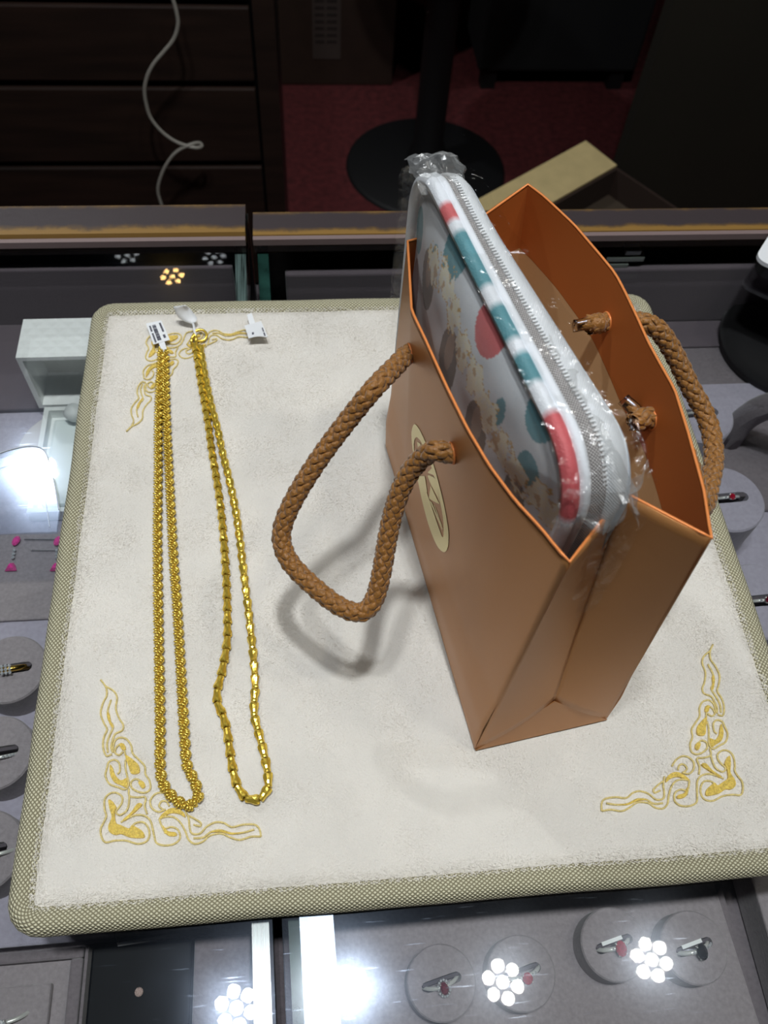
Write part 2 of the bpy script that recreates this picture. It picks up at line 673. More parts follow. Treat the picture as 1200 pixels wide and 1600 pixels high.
def showcase(side, label):
    t = thing('showcase', label, 'display case', (-0.4 if side < 0 else 0.6, 0.1, ZF))
    y0, y1 = -0.16, 0.428
    xa, xb = gapx(y0, side), gapx(y1, side)
    xo = -0.95 if side < 0 else 1.25
    poly = [(xa, y0), (xb, y1), (xo, y1), (xo, y0)]
    if side > 0:
        poly = poly[::-1]
    MB().prism(poly, ZG - GT, ZG, mi_side=1).build('glass_top', [m_glass, m_edge], t)
    o = t.children[0] if t.children else None
    # bottom face of the slab carries the plain underside glass
    me = bpy.data.objects[[c.name for c in t.children][0]].data if t.children else None
    s = -1 if side < 0 else 1
    zt, zb = ZG - GT - 0.0002, ZV
    # side pane along the gap
    pan = [(xa + s * 0.002, y0 + 0.01), (xa + s * 0.009, y0 + 0.01), (xb + s * 0.009, y1 - 0.01), (xb + s * 0.002, y1 - 0.01)]
    if side > 0:
        pan = pan[::-1]
    MB().prism(pan, zb, zt, mi_side=0, mi_cap=1).build('side_pane', [m_edge, m_edge_l if side < 0 else m_edge], t)
    MB().box(min(xa, xo), max(xa, xo), y0, y1 + 0.02, ZV - 0.02, ZV - 0.0005).build('velvet_floor', m_velvet_d, t)
    MB().box(min(xb, xo) + 0.0, max(xb, xo), y1 + 0.002, y1 + 0.012, ZV, zt).build('rear_panel', m_dark, t)
    MB().box(min(xa, xo), max(xa, xo), y0, y0 + 0.008, ZV, zt).build('front_panel', m_dark, t)
    MB().box(xo - 0.005, xo + 0.005, y0, y1, ZV, zt).build('outer_panel', m_dark, t)
    MB().box(min(xb, xo), max(xb, xo), y0, y1 + 0.02, ZF, ZV - 0.0205).build('plinth', m_wood, t)
    # worn rail along the back edge
    zr = -0.003 if side < 0 else -0.0055
    x0, x1 = (xo, xb - 0.0005) if side < 0 else (xb + 0.0005, xo)
    ya, yb = 0.4008, (0.4300 if side < 0 else 0.4250)
    n = 60
    mb = MB()
    prof = [(ya, ZG + 0.0005, -0.15), (ya, zr - 0.004, -0.1), (ya + 0.001, zr, 0.0), (yb - 0.001, zr, 1.0), (yb, zr - 0.002, 1.1), (yb, ZG - 0.03, 1.2)]
    vs, uv, fs = [], [], []
    for i in range(n + 1):
        x = x0 + (x1 - x0) * i / n
        for (y, z, v) in prof:
            vs.append((x, y, z)); uv.append((x, v))
    k = len(prof)
    for i in range(n):
        for j in range(k - 1):
            fs.append((i * k + j, (i + 1) * k + j, (i + 1) * k + j + 1, i * k + j + 1))
    fs.append(tuple(range(k))); fs.append(tuple(n * k + j for j in range(k))[::-1])
    mb.add(vs, fs, uv)
    mb.build('back_rail', m_rail, t)
    MB().box(x0, x1, ya - 0.0038, ya - 0.0002, ZG + 0.0003, ZG + 0.0050).build('rail_lip', m_lip, t)
    return t


case_l = showcase(-1, 'left glass showcase holding the white ring box and diamond rings')
case_r = showcase(1, 'right glass showcase holding the row of ruby rings')
for c in (case_l, case_r):
    for o in c.children:
        if o.name.startswith('glass_top'):
            o.data.materials.append(m_glass_in)
            for p in o.data.polygons:
                if p.normal.z < -0.5:
                    p.material_index = 2
# clear tape strips stuck on the glass beside the gap
MB().prism([(gapx(-0.12, 1) + 0.007, -0.12), (gapx(-0.12, 1) + 0.0205, -0.12), (gapx(0.03, 1) + 0.0205, 0.03), (gapx(0.03, 1) + 0.007, 0.03)],
           ZG + 0.0002, ZG + 0.0006).build('clear_tape', m_resid, case_r)['label'] = 'scuffed strip of clear tape along the glass edge'

# ---------------------------------------------------------------- things inside the showcases
m_silver = mat('white_gold', (236, 237, 232), 0.28, 0.45)
m_goldring = mat('yellow_gold_ring', (225, 185, 90), 0.2, 1.0)
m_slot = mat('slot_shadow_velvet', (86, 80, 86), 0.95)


def gem_mat(name, c, rough=0.03):
    return mat(name, c, rough, spec=1.0, coat=1.0, var=0.35, vscale=900)


g_ruby, g_deep, g_pink = gem_mat('ruby', (165, 6, 40)), gem_mat('garnet', (105, 8, 34)), gem_mat('pink_sapphire', (235, 70, 160))
g_blk, g_dia = gem_mat('black_sapphire', (14, 20, 24)), mat('diamond', (240, 244, 248), 0.02, 0.55, spec=1.0, coat=1.0, var=0.4, vscale=1500)


def gem(mb, M, rx, ry, h, n=10):
    """brilliant cut: table, crown, pavilion"""
    prof = [(0.55, 0.34), (0.86, 0.2), (1.0, 0.0), (0.0, -0.5)]
    vs, fs = [], []
    for k, (r, z) in enumerate(prof):
        for j in range(n):
            a = 2 * PI * (j + 0.5 * (k % 2)) / n
            vs.append(M @ Vector((rx * r * math.cos(a), ry * r * math.sin(a), z * h)))
    for k in range(3):
        for j in range(n):
            fs.append((k * n + j, (k + 1) * n + j, (k + 1) * n + (j + 1) % n, k * n + (j + 1) % n))
    fs.append(tuple(range(n)))
    return mb.add(vs, fs)


def ring_disc(name, c, R, h, rot, label, group, material=None, slot=True):
    """velvet disc with a stadium slot that takes a ring"""
    t = thing(name, label, 'ring display', (c[0], c[1], c[2] - h), group)
    base = Vector(c)
    mv = material or m_velvet
    Rm = Matrix.Translation(base) @ Matrix.Rotation(rot, 4, 'Z')
    n, ns = 48, 48
    # top annulus between stadium slot and rim
    a, b = R * 0.60, R * 0.145

    def stad(ang):
        d = Vector((math.cos(ang), math.sin(ang)))
        # ray to stadium of half length a and radius b
        lo, hi = 0, a + b
        for _ in range(30):
            mid = (lo + hi) / 2
            q = d * mid
            dx = max(0, abs(q.x) - (a - b))
            if math.hypot(dx, q.y) < b:
                lo = mid
            else:
                hi = mid
        return d * lo
    vs, fs = [], []
    rows = []
    angs = []
    for k in range(n):
        ang = 2 * PI * k / n
        angs.append(ang)
    def rowpts(f):
        i0 = len(vs)
        for ang in angs:
            x, y, z = f(ang)
            vs.append(Rm @ Vector((x, y, z)))
        rows.append(i0)
    rowpts(lambda g: (R * math.cos(g), R * math.sin(g), -h))
    rowpts(lambda g: (R * math.cos(g), R * math.sin(g), -R * 0.05))
    rowpts(lambda g: (R * 0.96 * math.cos(g), R * 0.96 * math.sin(g), 0))
    rowpts(lambda g: (stad(g).x, stad(g).y, 0))
    rowpts(lambda g: (stad(g).x, stad(g).y, -R * 0.02))
    rowpts(lambda g: (stad(g).x * 0.97, stad(g).y * 0.9, -h * 0.45))
    for q in range(len(rows) - 1):
        for k in range(n):
            fs.append((rows[q] + k, rows[q] + (k + 1) % n, rows[q + 1] + (k + 1) % n, rows[q + 1] + k))
    fs.append(tuple(rows[-1] + k for k in range(n)))
    MB().add(vs, fs).build('velvet_disc', mv, t)
    # foam lip inside the slot that grips the ring
    MB().box(-a * 0.94, a * 0.94, b * 0.12, b * 0.86, -h * 0.44, -R * 0.03, Rm).build('slot_foam', m_slot, t, bevel=0.0004)
    return t, Rm


def finger_ring(c, rot, R, label, group, band=m_silver, stone=None, sr=(0.0022, 0.003), halo=None, side=None, off=0.0, tw=0.0011, lift=0.0014, cluster=False, sunk=0.62):
    """ring standing upright in a slot: band in a vertical plane, stone on top"""
    t = thing('finger_ring', label, 'ring', (c[0], c[1], c[2] - R), group)
    tilt = 0.42
    Mx = Matrix.Translation(Vector(c)) @ Matrix.Rotation(rot, 4, 'Z') @ Matrix.Rotation(PI / 2 + tilt, 4, 'X') @ Matrix.Translation((0, -R * sunk, 0))
    MB().torus(R, tw, 36, 8, Mx).build('band', band, t, smooth=True)
    Mt = Mx @ Matrix.Translation((off, R + lift, 0)) @ Matrix.Rotation(-PI / 2, 4, 'X')
    if stone:
        gem(MB(), Mt @ Matrix.Translation((0, 0, 0.0006)), sr[0], sr[1], 0.003).build('stone', stone, t)
        cl = MB()
        for k in range(4):
            a = PI / 4 + k * PI / 2
            cl.tube([Mt @ Vector((sr[0] * 0.75 * math.cos(a), sr[1] * 0.75 * math.sin(a), -0.0015)), Mt @ Vector((sr[0] * 1.0 * math.cos(a), sr[1] * 1.0 * math.sin(a), 0.0011))], 0.00028, 5)
        cl.build('prongs', m_silver, t)
    if halo:
        for k in range(halo):
            a = 2 * PI * k / halo
            gem(MB(), Mt @ Matrix.Translation(((sr[0] + 0.0007) * math.cos(a), (sr[1] + 0.0007) * math.sin(a), 0.0003)), 0.0006, 0.0006, 0.0008, 6).build('halo_diamond', g_dia, t)
    if side:
        for sgn in (-1, 1):
            for k in range(side):
                a = PI / 2 + sgn * (0.34 + 0.17 * k)
                p = Mx @ Matrix.Translation(((R + tw * 0.9) * math.cos(a) + off, (R + tw * 0.9) * math.sin(a), 0)) @ Matrix.Rotation(a - PI / 2, 4, 'Z') @ Matrix.Rotation(-PI / 2, 4, 'X')
                gem(MB(), p, 0.0008, 0.0008, 0.0012, 6).build('side_diamond', g_dia, t)
    if cluster:
        for ix in range(-1, 2):
            for iy in range(-1, 2):
                gem(MB(), Mt @ Matrix.Translation((ix * 0.0019, iy * 0.0017, 0.0004)), 0.0009, 0.0009, 0.0013, 6).build('diamond', g_dia, t)
    return t


# right tray with four discs in a row
ZT = -0.070
t = thing('ring_tray', 'grey velvet tray under the four coloured stone rings', 'tray', (0.2, -0.06, ZV))
MB().box(0.112, 0.316, -0.155, 0.06, ZV, ZT - 0.002).build('tray_base', m_velvet_d, t)
Mtr = Matrix.Translation((0.213, -0.062, 0)) @ Matrix.Rotation(0.06, 4, 'Z')
MB().box(-0.100, 0.103, -0.085, 0.105, ZT - 0.010, ZT, Mtr).build('raised_panel', m_velvet, t, bevel=0.001)
MB().box(0.330, 0.355, -0.15, 0.2, ZV, ZT + 0.003).build('outer_ledge', m_velvet, t, bevel=0.001)
g1 = 'velvet ring discs in the right showcase'
g1r = 'coloured stone rings in the right showcase'
discs = [((690, 1535), 'leftmost grey velvet disc of the front row, right showcase'), ((815, 1520), 'grey velvet disc second from left in the front row'),
         ((960, 1475), 'grey velvet disc third from left in the front row'), ((1085, 1480), 'rightmost grey velvet disc of the front row')]
ZD = -0.055
rot0 = 0.22
P = []
for (q, lab) in discs:
    c = at(q[0], q[1], ZD)
    P.append(c)
    ring_disc('ring_disc', c, 0.0152, ZD - ZT - 0.0002, rot0, lab, g1)
cR = lambda i, dx, dy: (P[i].x + dx, P[i].y + dy, ZD - 0.0005)
finger_ring(cR(0, 0, -0.0005), rot0, 0.0084, 'white gold ring with dark ruby inside an oval diamond halo', g1r, stone=g_deep, sr=(0.0019, 0.0028), halo=14, tw=0.0009)
finger_ring(cR(1, 0.001, -0.0005), rot0, 0.0084, 'white gold ring with round ruby between two white side stones', g1r, stone=g_ruby, sr=(0.0024, 0.0027), side=2, tw=0.001)
finger_ring(cR(2, 0.000, -0.0005), rot0, 0.0084, 'white gold ring with bright oval ruby and a diamond on its shoulder', g1r, stone=g_ruby, sr=(0.0026, 0.0037), side=1, tw=0.001, off=0.001)
finger_ring(cR(3, 0.000, -0.0005), rot0, 0.0084, 'pave diamond ring with a black oval stone', g1r, stone=g_blk, sr=(0.0026, 0.0039), side=4, tw=0.001, off=0.001)
# tiny paper labels lying in two of the slots
m_paper = mat('white_paper', (236, 238, 238), 0.6)
for i, lab in ((2, 'tiny paper strip tucked behind the bright oval ruby ring'), (3, 'tiny paper strip tucked behind the black stone ring')):
    Ml = Matrix.Translation((P[i].x, P[i].y + 0.0016, ZD + 0.0004)) @ Matrix.Rotation(rot0, 4, 'Z')
    tag(MB().box(-0.006, 0.004, -0.0008, 0.0008, 0, 0.0003, Ml).build('paper_slip', m_paper), lab, 'label')

# right hand column of tall drums
g2 = 'tall ring drums at the right of the showcase'
drum_pos = [((1090, 645), 'lavender velvet ring drum farthest back, behind the bag handle', None),
            ((1135, 778), 'lavender velvet ring drum in the middle of the right column', g_ruby),
            ((1190, 938), 'lavender velvet ring drum nearest, at the right edge', g_deep)]
for (q, lab, stone) in drum_pos:
    c = at(q[0], q[1], -0.048)
    ring_disc('ring_drum', c, 0.0235, 0.040, 0.05, lab, g2, m_lav)
labs = ['small diamond ring on the farthest lavender drum', 'ruby ring with white prongs on the middle lavender drum', 'dark ruby ring on the nearest lavender drum at the right edge']
for k, (q, lab, stone) in enumerate(drum_pos):
    c = at(q[0], q[1], -0.048)
    finger_ring((c.x + 0.001, c.y, c.z), 0.05, 0.0085, labs[k], 'rings on the lavender drums', stone=stone or g_dia, sr=(0.0019, 0.0021), side=1, tw=0.0009)
MB()
t = thing('velvet_riser', 'lavender velvet riser below the column of ring drums', 'riser', (0.40, 0.2, ZV))
MB().box(0.345, 0.47, 0.06, 0.335, ZV, -0.0885).build('riser_top', m_lav, t)
# added black disc standing in for the scale's dark shadow and reflection
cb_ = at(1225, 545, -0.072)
t = thing('shade_disc', 'added black disc in place of dark shade at the right edge behind the ring drums', 'cushion', (cb_.x, cb_.y, ZV))
MB().lathe([(0.0, ZV + 0.0003), (0.050, ZV + 0.0003), (0.052, -0.080), (0.049, -0.0735), (0.042, -0.072), (0.0, -0.0715)], 40, Matrix.Translation((cb_.x + 0.014, cb_.y + 0.014, 0))).build('disc_body', mat('shade_black', (26, 24, 26), 0.95, sheen=0.1), t, smooth=True)
# arched bangle stand at the right edge
t = thing('bangle_stand', 'grey velvet arched bangle stand by the right edge', 'display stand', (0.435, 0.26, ZV))
arch = []
for k in range(25):
    a = PI * (k / 24) * 1.0
    arch.append(Vector((0.438 + 0.026 * math.cos(a), 0.262 - 0.020 * math.cos(a), -0.072 + 0.044 * math.sin(a))))
arch = [Vector((arch[0].x, arch[0].y, -0.089))] + arch + [Vector((arch[-1].x, arch[-1].y, -0.089))]
MB().tube(arch, 0.0085, 12, up=Vector((0.6, 0.8, 0))).build('arch', m_velvet_d, t, smooth=True)
MB().box(0.402, 0.478, 0.225, 0.30, -0.0884, -0.085).build('foot', m_velvet_d, t, bevel=0.001)
# far velvet board in right case
t = thing('velvet_board', 'grey velvet board at the rear of the right showcase', 'board', (0.6, 0.41, ZV))
MB().box(0.113, 1.1, 0.372, 0.3985, ZV, -0.0884).build('board', m_mauve, t, bevel=0.001)
zu = (at_y(460, 440, 0.399).z + at_y(1080, 410, 0.399).z) / 2
MB().box(0.113, 1.1, 0.399, 0.406, ZV, zu).build('upright_back', m_mauve, t, bevel=0.0015)
# small clear hinge clip near the back
ch = at(975, 400, -0.03)
t = thing('glass_clip', 'clear plastic glass clip under the back rail behind the bag', 'clip', (ch.x, ch.y, ch.z))
m_clip = mat('clear_grey_plastic', (120, 126, 120), 0.15, coat=0.5)
for dx, dz, wd in ((0, 0, 0.028), (0.004, 0.006, 0.012), (-0.006, -0.006, 0.02)):
    MB().box(ch.x - wd / 2 + dx, ch.x + wd / 2 + dx, ch.y - 0.004, ch.y + 0.004, ch.z + dz - 0.0022, ch.z + dz + 0.0022).build('clip_leaf', m_clip, t, bevel=0.0008)

# left case: tray and discs
ZL = -0.075
t = thing('ring_tray', 'lavender velvet tray beneath the white ring box and the earring card', 'tray', (-0.1, 0.15, ZV))
MB().box(-0.5, 0.07, 0.004, 0.317, ZV, ZL).build('tray_top', m_lav, t, bevel=0.001)
gl = 'velvet ring discs in the left showcase'
glr = 'diamond rings in the left showcase'
LP = [((15, 1045), 'grey velvet disc at left edge holding the square diamond ring'), ((-8, 1176), 'grey velvet disc at left edge below the square diamond ring'),
      ((-28, 1330), 'grey velvet disc at left edge nearest the pad corner')]
for q, lab in LP:
    c = at(q[0], q[1], ZD)
    ring_disc('ring_disc', c, 0.0185, ZD - ZL - 0.0002, 0.1, lab, gl)
c = at(20, 1045, ZD)
finger_ring((c.x - 0.002, c.y, ZD), 0.1, 0.0085, 'yellow gold ring with a square cluster of diamonds at the left edge', glr, band=m_goldring, cluster=True, tw=0.0016)
c = at(8, 1185, ZD)
finger_ring((c.x - 0.003, c.y + 0.001, ZD), 0.1, 0.0085, 'slim white gold band with small diamonds at the left edge', glr, side=4, stone=g_dia, sr=(0.0011, 0.0011), tw=0.0008)
c = at(2, 1332, ZD)
finger_ring((c.x - 0.002, c.y, ZD), 0.1, 0.0085, 'white gold ring with a round diamond, nearest pad corner at the left edge', glr, stone=g_dia, sr=(0.002, 0.002), tw=0.0009)
# pale round felt mat that the ring box stands on
c = at(112, 705, -0.0745)
m_pale = mat('pale_grey_felt', (198, 194, 194), 0.9, sheen=0.3)
t = thing('felt_mat', 'pale grey round felt mat under the white ring box', 'mat', (c.x, c.y, ZL))
MB().lathe([(0.0, ZL + 0.0002), (0.0335, ZL + 0.0002), (0.034, ZL + 0.0008), (0.033, ZL + 0.0016), (0.0, ZL + 0.0016)], 48, Matrix.Translation((c.x, c.y, 0))).build('felt', m_pale, t)

t = thing('velvet_board', 'dark mauve velvet board behind the white ring box', 'board', (-0.4, 0.38, ZV))
m_mauve = mat('mauve_velvet', (100, 90, 97), 0.95, bump=0.3, bscale=900, sheen=0.3)
MB().box(-0.9, 0.078, 0.322, 0.399, ZV, -0.078).build('board', m_mauve, t, bevel=0.001)
MB().box(-0.9, 0.078, 0.3992, 0.406, ZV, -0.030).build('upright_back', m_mauve, t, bevel=0.001)
# white ring box, lid standing open
m_box = mat('white_leatherette', (228, 232, 230), 0.45, bump=0.25, bscale=400)


def quilt_mat():
    M = bpy.data.materials.new('quilted_white_leatherette')
    M.use_nodes = True
    nt = M.node_tree
    b = nt.nodes['Principled BSDF']
    b.inputs['Base Color'].default_value = s2l((245, 247, 246))
    b.inputs['Roughness'].default_value = 0.4
    tc = nt.nodes.new('ShaderNodeTexCoord')
    hs = []
    for ang in (0.75, -0.75):
        wv = nt.nodes.new('ShaderNodeTexWave')
        wv.inputs['Scale'].default_value = 45
        mp = nt.nodes.new('ShaderNodeMapping')
        mp.inputs['Rotation'].default_value = (0, 0, ang)
        nt.links.new(tc.outputs['Object'], mp.inputs[0])
        nt.links.new(mp.outputs[0], wv.inputs[0])
        hs.append(wv)
    mx = nt.nodes.new('ShaderNodeMath')
    mx.operation = 'MAXIMUM'
    nt.links.new(hs[0].outputs['Fac'], mx.inputs[0])
    nt.links.new(hs[1].outputs['Fac'], mx.inputs[1])
    bp = nt.nodes.new('ShaderNodeBump')
    bp.inputs['Strength'].default_value = 0.35
    bp.inputs['Distance'].default_value = 0.001
    nt.links.new(mx.outputs[0], bp.inputs['Height'])
    nt.links.new(bp.outputs[0], b.inputs['Normal'])
    return M


m_quilt = quilt_mat()
m_boxin = mat('pale_box_lining', (206, 208, 200), 0.8)
t = thing('ring_box', 'open white jewellery ring box beside the back left pad corner', 'box', (0.0, 0.29, ZL))
bx0, bx1, by0, by1 = -0.0465, 0.030, 0.3125, 0.344
zl0, zl1 = -0.066, -0.0192
th = 0.003
lid = MB()
lid.box(bx0, bx1, by0, by1, zl1 - th, zl1)
lid.box(bx0, bx0 + th, by0, by1, zl0, zl1 - th)
lid.box(bx1 - th, bx1, by0, by1, zl0, zl1 - th)
lid.box(bx0 + th, bx1 - th, by0, by1, zl0, zl0 + th)
lid.box(bx0 + th, bx1 - th, by1 - th, by1, zl0 + th, zl1 - th)
lo = lid.build('lid', m_quilt, t)
MB().box(bx0 + th + 0.0003, bx1 - th - 0.0003, by1 - th - 0.0015, by1 - th - 0.0003, zl0 + th + 0.0003, zl1 - th - 0.0003).build('lid_lining', m_boxin, lo)
bs = MB()
yb0 = 0.232
bs.box(bx0 + 0.004, bx0 + 0.004 + th, yb0, by0 - 0.001, ZL + 0.0018, zl0 + 0.002)
bs.box(bx1 - th, bx1, yb0, by0 - 0.001, ZL + 0.0018, zl0 + 0.002)
bs.box(bx0 + 0.004 + th, bx1 - th, yb0, yb0 + th, ZL + 0.0018, zl0 + 0.002)
bs.box(bx0 + 0.004 + th, bx1 - th, by0 - 0.001 - th, by0 - 0.001, ZL + 0.0018, zl0 + 0.002)
bs.box(bx0 + 0.004 + th, bx1 - th, yb0 + th, by0 - 0.001 - th, ZL + 0.0018, ZL + 0.0035)
bs.build('base', m_box, t)
MB().box(bx0 + 0.0105, bx1 - 0.006, yb0 + 0.006, by0 - 0.010, ZL + 0.0036, zl0 + 0.001).build('cushion', mat('white_satin', (225, 235, 232), 0.5, sheen=0.3), t, bevel=0.002)
kn = MB()
kc = at(118, 640, -0.060)
kn.lathe([(0.0, -0.005), (0.005, -0.003), (0.0065, 0.001), (0.004, 0.005), (0.0, 0.006)], 14, Matrix.Translation((kc.x, kc.y - 0.004, -0.0585)))
kn.build('satin_knot', m_box, t, smooth=True)

# earring card with two pink drop earrings
cc = [at(-30, 831, -0.0722), at(97, 829, -0.0722), at(86, 966, -0.0722), at(-30, 971, -0.0722)]
t = thing('earring_card', 'grey earring card under the pink drop earrings', 'display card', (-0.04, 0.18, ZL))
x0c, x1c, y0c, y1c = cc[3].x, cc[1].x + 0.014, cc[3].y, cc[1].y
MB().box(x0c, x1c, y0c, y1c, ZL + 0.0002, -0.0727).build('card', m_velvet, t, bevel=0.0008)
m_pin = mat('pin_steel', (235, 235, 235), 0.15, 1.0)


def earring(tx, bx, label):
    ct, cb = at(tx, 845, -0.0710), at(bx, 886, -0.0710)
    t = thing('drop_earring', label, 'earring', (ct.x, ct.y, -0.0725), 'pink drop earrings')
    gem(MB(), Matrix.Translation(ct) @ Matrix.Rotation(-0.3, 4, 'Z'), 0.0022, 0.0034, 0.003).build('top_stone', g_pink, t)
    for k in range(3):
        p = ct.lerp(cb, 0.36 + 0.14 * k)
        gem(MB(), Matrix.Translation(p), 0.0011, 0.0011, 0.0018, 8).build('link_diamond', g_dia, t)
    # trillion drop
    mb = MB()
    tri = [(-0.0034, -0.0022), (0.0034, -0.0022), (0.0022, 0.0012), (0.0008, 0.0032), (-0.0008, 0.0032), (-0.0022, 0.0012)]
    vs = [cb + Vector((x, y, -0.0006)) for x, y in tri] + [cb + Vector((x * 0.55, y * 0.55, 0.0014)) for x, y in tri]
    mb.add(vs, [(i, (i + 1) % 6, 6 + (i + 1) % 6, 6 + i) for i in range(6)] + [tuple(range(6, 12)), tuple(range(6))[::-1]])
    mb.build('drop_stone', g_pink, t)
    return t


earring(25, 17, 'pink drop earring nearer the left edge of the photo')
earring(90, 87, 'pink drop earring half hidden under the pad piping')
for (xa, xb, yy, lab) in ((38, 88, 843, 'upper steel pin between the pink earrings'), (48, 90, 860, 'lower steel pin between the pink earrings')):
    pa, pb = at(xa, yy, -0.0718), at(xb, yy, -0.0718)
    tag(MB().tube([pa, pb], 0.00035, 6).build('earring_pin', m_pin), lab, 'pin')

# front left tray: grey ring pad and black stone tray
ZP = -0.060
t = thing('ring_tray', 'grey velvet tray with raised rim in the bottom left corner holding one ring', 'tray', (-0.03, -0.07, ZV))
MB().box(-0.30, 0.016, -0.155, 0.000, ZV, ZP - 0.006).build('tray_base', m_velvet, t)
fr = MB()
fr.box(-0.30, 0.016, -0.004, 0.0005, ZP - 0.006, ZP)
fr.box(0.0105, 0.016, -0.155, -0.004, ZP - 0.006, ZP)
fr.build('tray_rim', m_velvet_d, t, bevel=0.001)
MB().box(-0.30, 0.003, -0.155, -0.0125, ZP - 0.006, ZP - 0.002).build('ring_pad', m_velvet, t, bevel=0.001)
c = at(14, 1592, ZP - 0.001)
finger_ring((c.x, c.y, ZP - 0.001), 0.15, 0.008, 'diamond solitaire ring in the bottom left corner', None, stone=g_dia, sr=(0.0026, 0.0026), tw=0.0009, off=-0.002, lift=0.002)
t = thing('stone_tray', 'black glossy tray holding one loose diamond at the bottom edge', 'tray', (0.04, -0.07, ZV))
MB().box(0.0185, 0.0625, -0.155, 0.000, ZV, ZP - 0.004).build('black_bed', mat('black_satin', (12, 14, 18), 0.6, spec=0.15), t, bevel=0.001)
MB().box(0.0170, 0.0183, -0.155, 0.0005, ZV, ZP + 0.001).build('tray_wall', m_velvet_d, t)
MB().box(0.0630, 0.0880, -0.155, 0.0005, ZV, ZP - 0.008).build('side_bed', m_velvet_d, t, bevel=0.001)
c = at(217, 1550, ZP - 0.003)
tag(gem(MB(), Matrix.Translation((c.x, c.y, ZP - 0.0030)), 0.0019, 0.0019, 0.002, 12).build('loose_diamond', mat('champagne_diamond', (245, 215, 205), 0.03, 0.5, coat=1, spec=1, var=0.4, vscale=1500)), 'single loose diamond on the black tray', 'gem')
tb = [at(182, 1474, -0.058), at(280, 1459, -0.058), at(279, 1463, -0.056), at(184, 1478, -0.056)]
MB()
t = thing('plastic_tab', 'clear plastic tab standing at the back of the black tray', 'tab', tuple(at(230, 1468, -0.064)))
MB().add(tb, [(0, 1, 2, 3)]).build('strip', mat('clear_tab', (150, 150, 152), 0.2, coat=0.5), t, solid=0.0006)
MB().tube([at(180, 1450, -0.058), at(179, 1462, -0.058), at(186, 1474, -0.0575)], 0.0003, 5).build('bent_end', mat('clear_tab', (150, 150, 152)), t)

# clear plastic plate lying on the left glass
pl = [(-90, 742), (-30, 722), (20, 706), (48, 701), (64, 703), (72, 710), (77, 722), (87, 760), (94, 800), (90, 834), (-90, 838)]
pp = [at(x, y, ZG + 0.0002) for x, y in pl]
pp2 = [(p.x, p.y) for p in pp][::-1]
m_plate = clear_mat('clear_plastic_plate', (0.93, 0.95, 0.98), haze=0.045, haze_rough=0.14)
m_plate_e = mat('plate_edge', (215, 222, 232), 0.15, spec=0.8)
t = thing('plastic_plate', 'clear rounded plastic plate glaring on the left glass', 'plate', tuple(pp[3]))
MB().prism(pp2, ZG + 0.0002, ZG + 0.0022, mi_side=0).build('clear_sheet', m_plate, t)
MB().tube([p + Vector((0, 0, 0.0022)) for p in spline([pp[i] for i in range(9)], 60)], 0.00035, 6).build('upper_edge', m_plate_e, t)
MB().tube([p + Vector((0, 0, 0.0004)) for p in spline([pp[i] + Vector((-0.004 if i > 4 else 0, -0.009, 0)) for i in range(9)], 60)], 0.00025, 6).build('inner_edge', m_plate_e, t)

# ---------------------------------------------------------------- display pad
m_plush = mat('cream_plush', (236, 231, 222), 0.95, bump=0.5, bscale=1100, var=0.06, vscale=30, sheen=0.4, bdist=0.0012)
m_piping = weave_mat('olive_piping', (140, 133, 104), (236, 231, 200), 0.0021, 0.0018, 0.5, 0.9, True)
t = pad = thing('display_pad', 'cream plush jewellery pad with olive woven piping lying on the glass', 'pad', (0.17, 0.17, ZG))
SP = 0.34
SD = 0.338


def plush(u, v):
    x, y = 0.0058 + u * (SP - 0.0116), 0.0058 + v * (SD - 0.0116)
    e = min(x, SP - x, y, SD - y)
    z = -0.0003 - 0.0035 * math.exp(-((e - 0.0058) / 0.005) ** 2)
    z += 0.0004 * noise.noise(Vector((x * 60, y * 60, 1))) + 0.00022 * noise.noise(Vector((x * 420, y * 420, 3)))
    z += 0.00018 * noise.noise(Vector((x * 1100, y * 900, 5)))
    return Vector((x, y, z))


MB().sheet(plush, 300, 300).build('plush_top', m_plush, t, smooth=True)
# short leaning pile fibres, one thin blade each
rg = np.random.default_rng(5)
NPF = 170000
fx = rg.uniform(0.008, SP - 0.008, NPF)
fy = rg.uniform(0.008, SD - 0.008, NPF)
nap = 2.2 * np.sin(fx * 37 + 1.3 * np.sin(fy * 29)) + 1.7 * np.sin(fy * 43 + 2.0 * np.sin(fx * 21 + 1)) + rg.normal(0, 0.9, NPF)
ln = rg.uniform(0.0008, 0.0019, NPF)
hz = rg.uniform(0.00005, 0.00045, NPF)
dx_, dy_ = np.cos(nap), np.sin(nap)
wd = 0.00013
co = np.zeros((NPF, 3, 3))
co[:, 0] = np.stack([fx - dy_ * wd, fy + dx_ * wd, np.full(NPF, -0.0004)], 1)
co[:, 1] = np.stack([fx + dy_ * wd, fy - dx_ * wd, np.full(NPF, -0.0004)], 1)
co[:, 2] = np.stack([fx + dx_ * ln, fy + dy_ * ln, hz], 1)
org_ = np.array(ORIGIN[pad.name])
pm = bpy.data.meshes.new('plush_pile')
pm.vertices.add(NPF * 3)
pm.vertices.foreach_set('co', (co - org_).astype(np.float32).ravel())
pm.loops.add(NPF * 3)
pm.loops.foreach_set('vertex_index', np.arange(NPF * 3, dtype=np.int32))
pm.polygons.add(NPF)
pm.polygons.foreach_set('loop_start', np.arange(0, NPF * 3, 3, dtype=np.int32))
pm.update()
pm.materials.append(mat('cream_pile', (240, 235, 227), 0.6, var=0.05, vscale=30, sheen=0.3))
po = bpy.data.objects.new('plush_pile', pm)
COL.objects.link(po)
po.parent = pad
po['kind'] = 'stuff'
MB().box(0.006, SP - 0.006, 0.006, SD - 0.006, ZG + 0.0002, -0.006).build('board', mat('pad_board', (120, 116, 96), 0.8), t)
rc = 0.012
loop = []
r_ = 0.0056
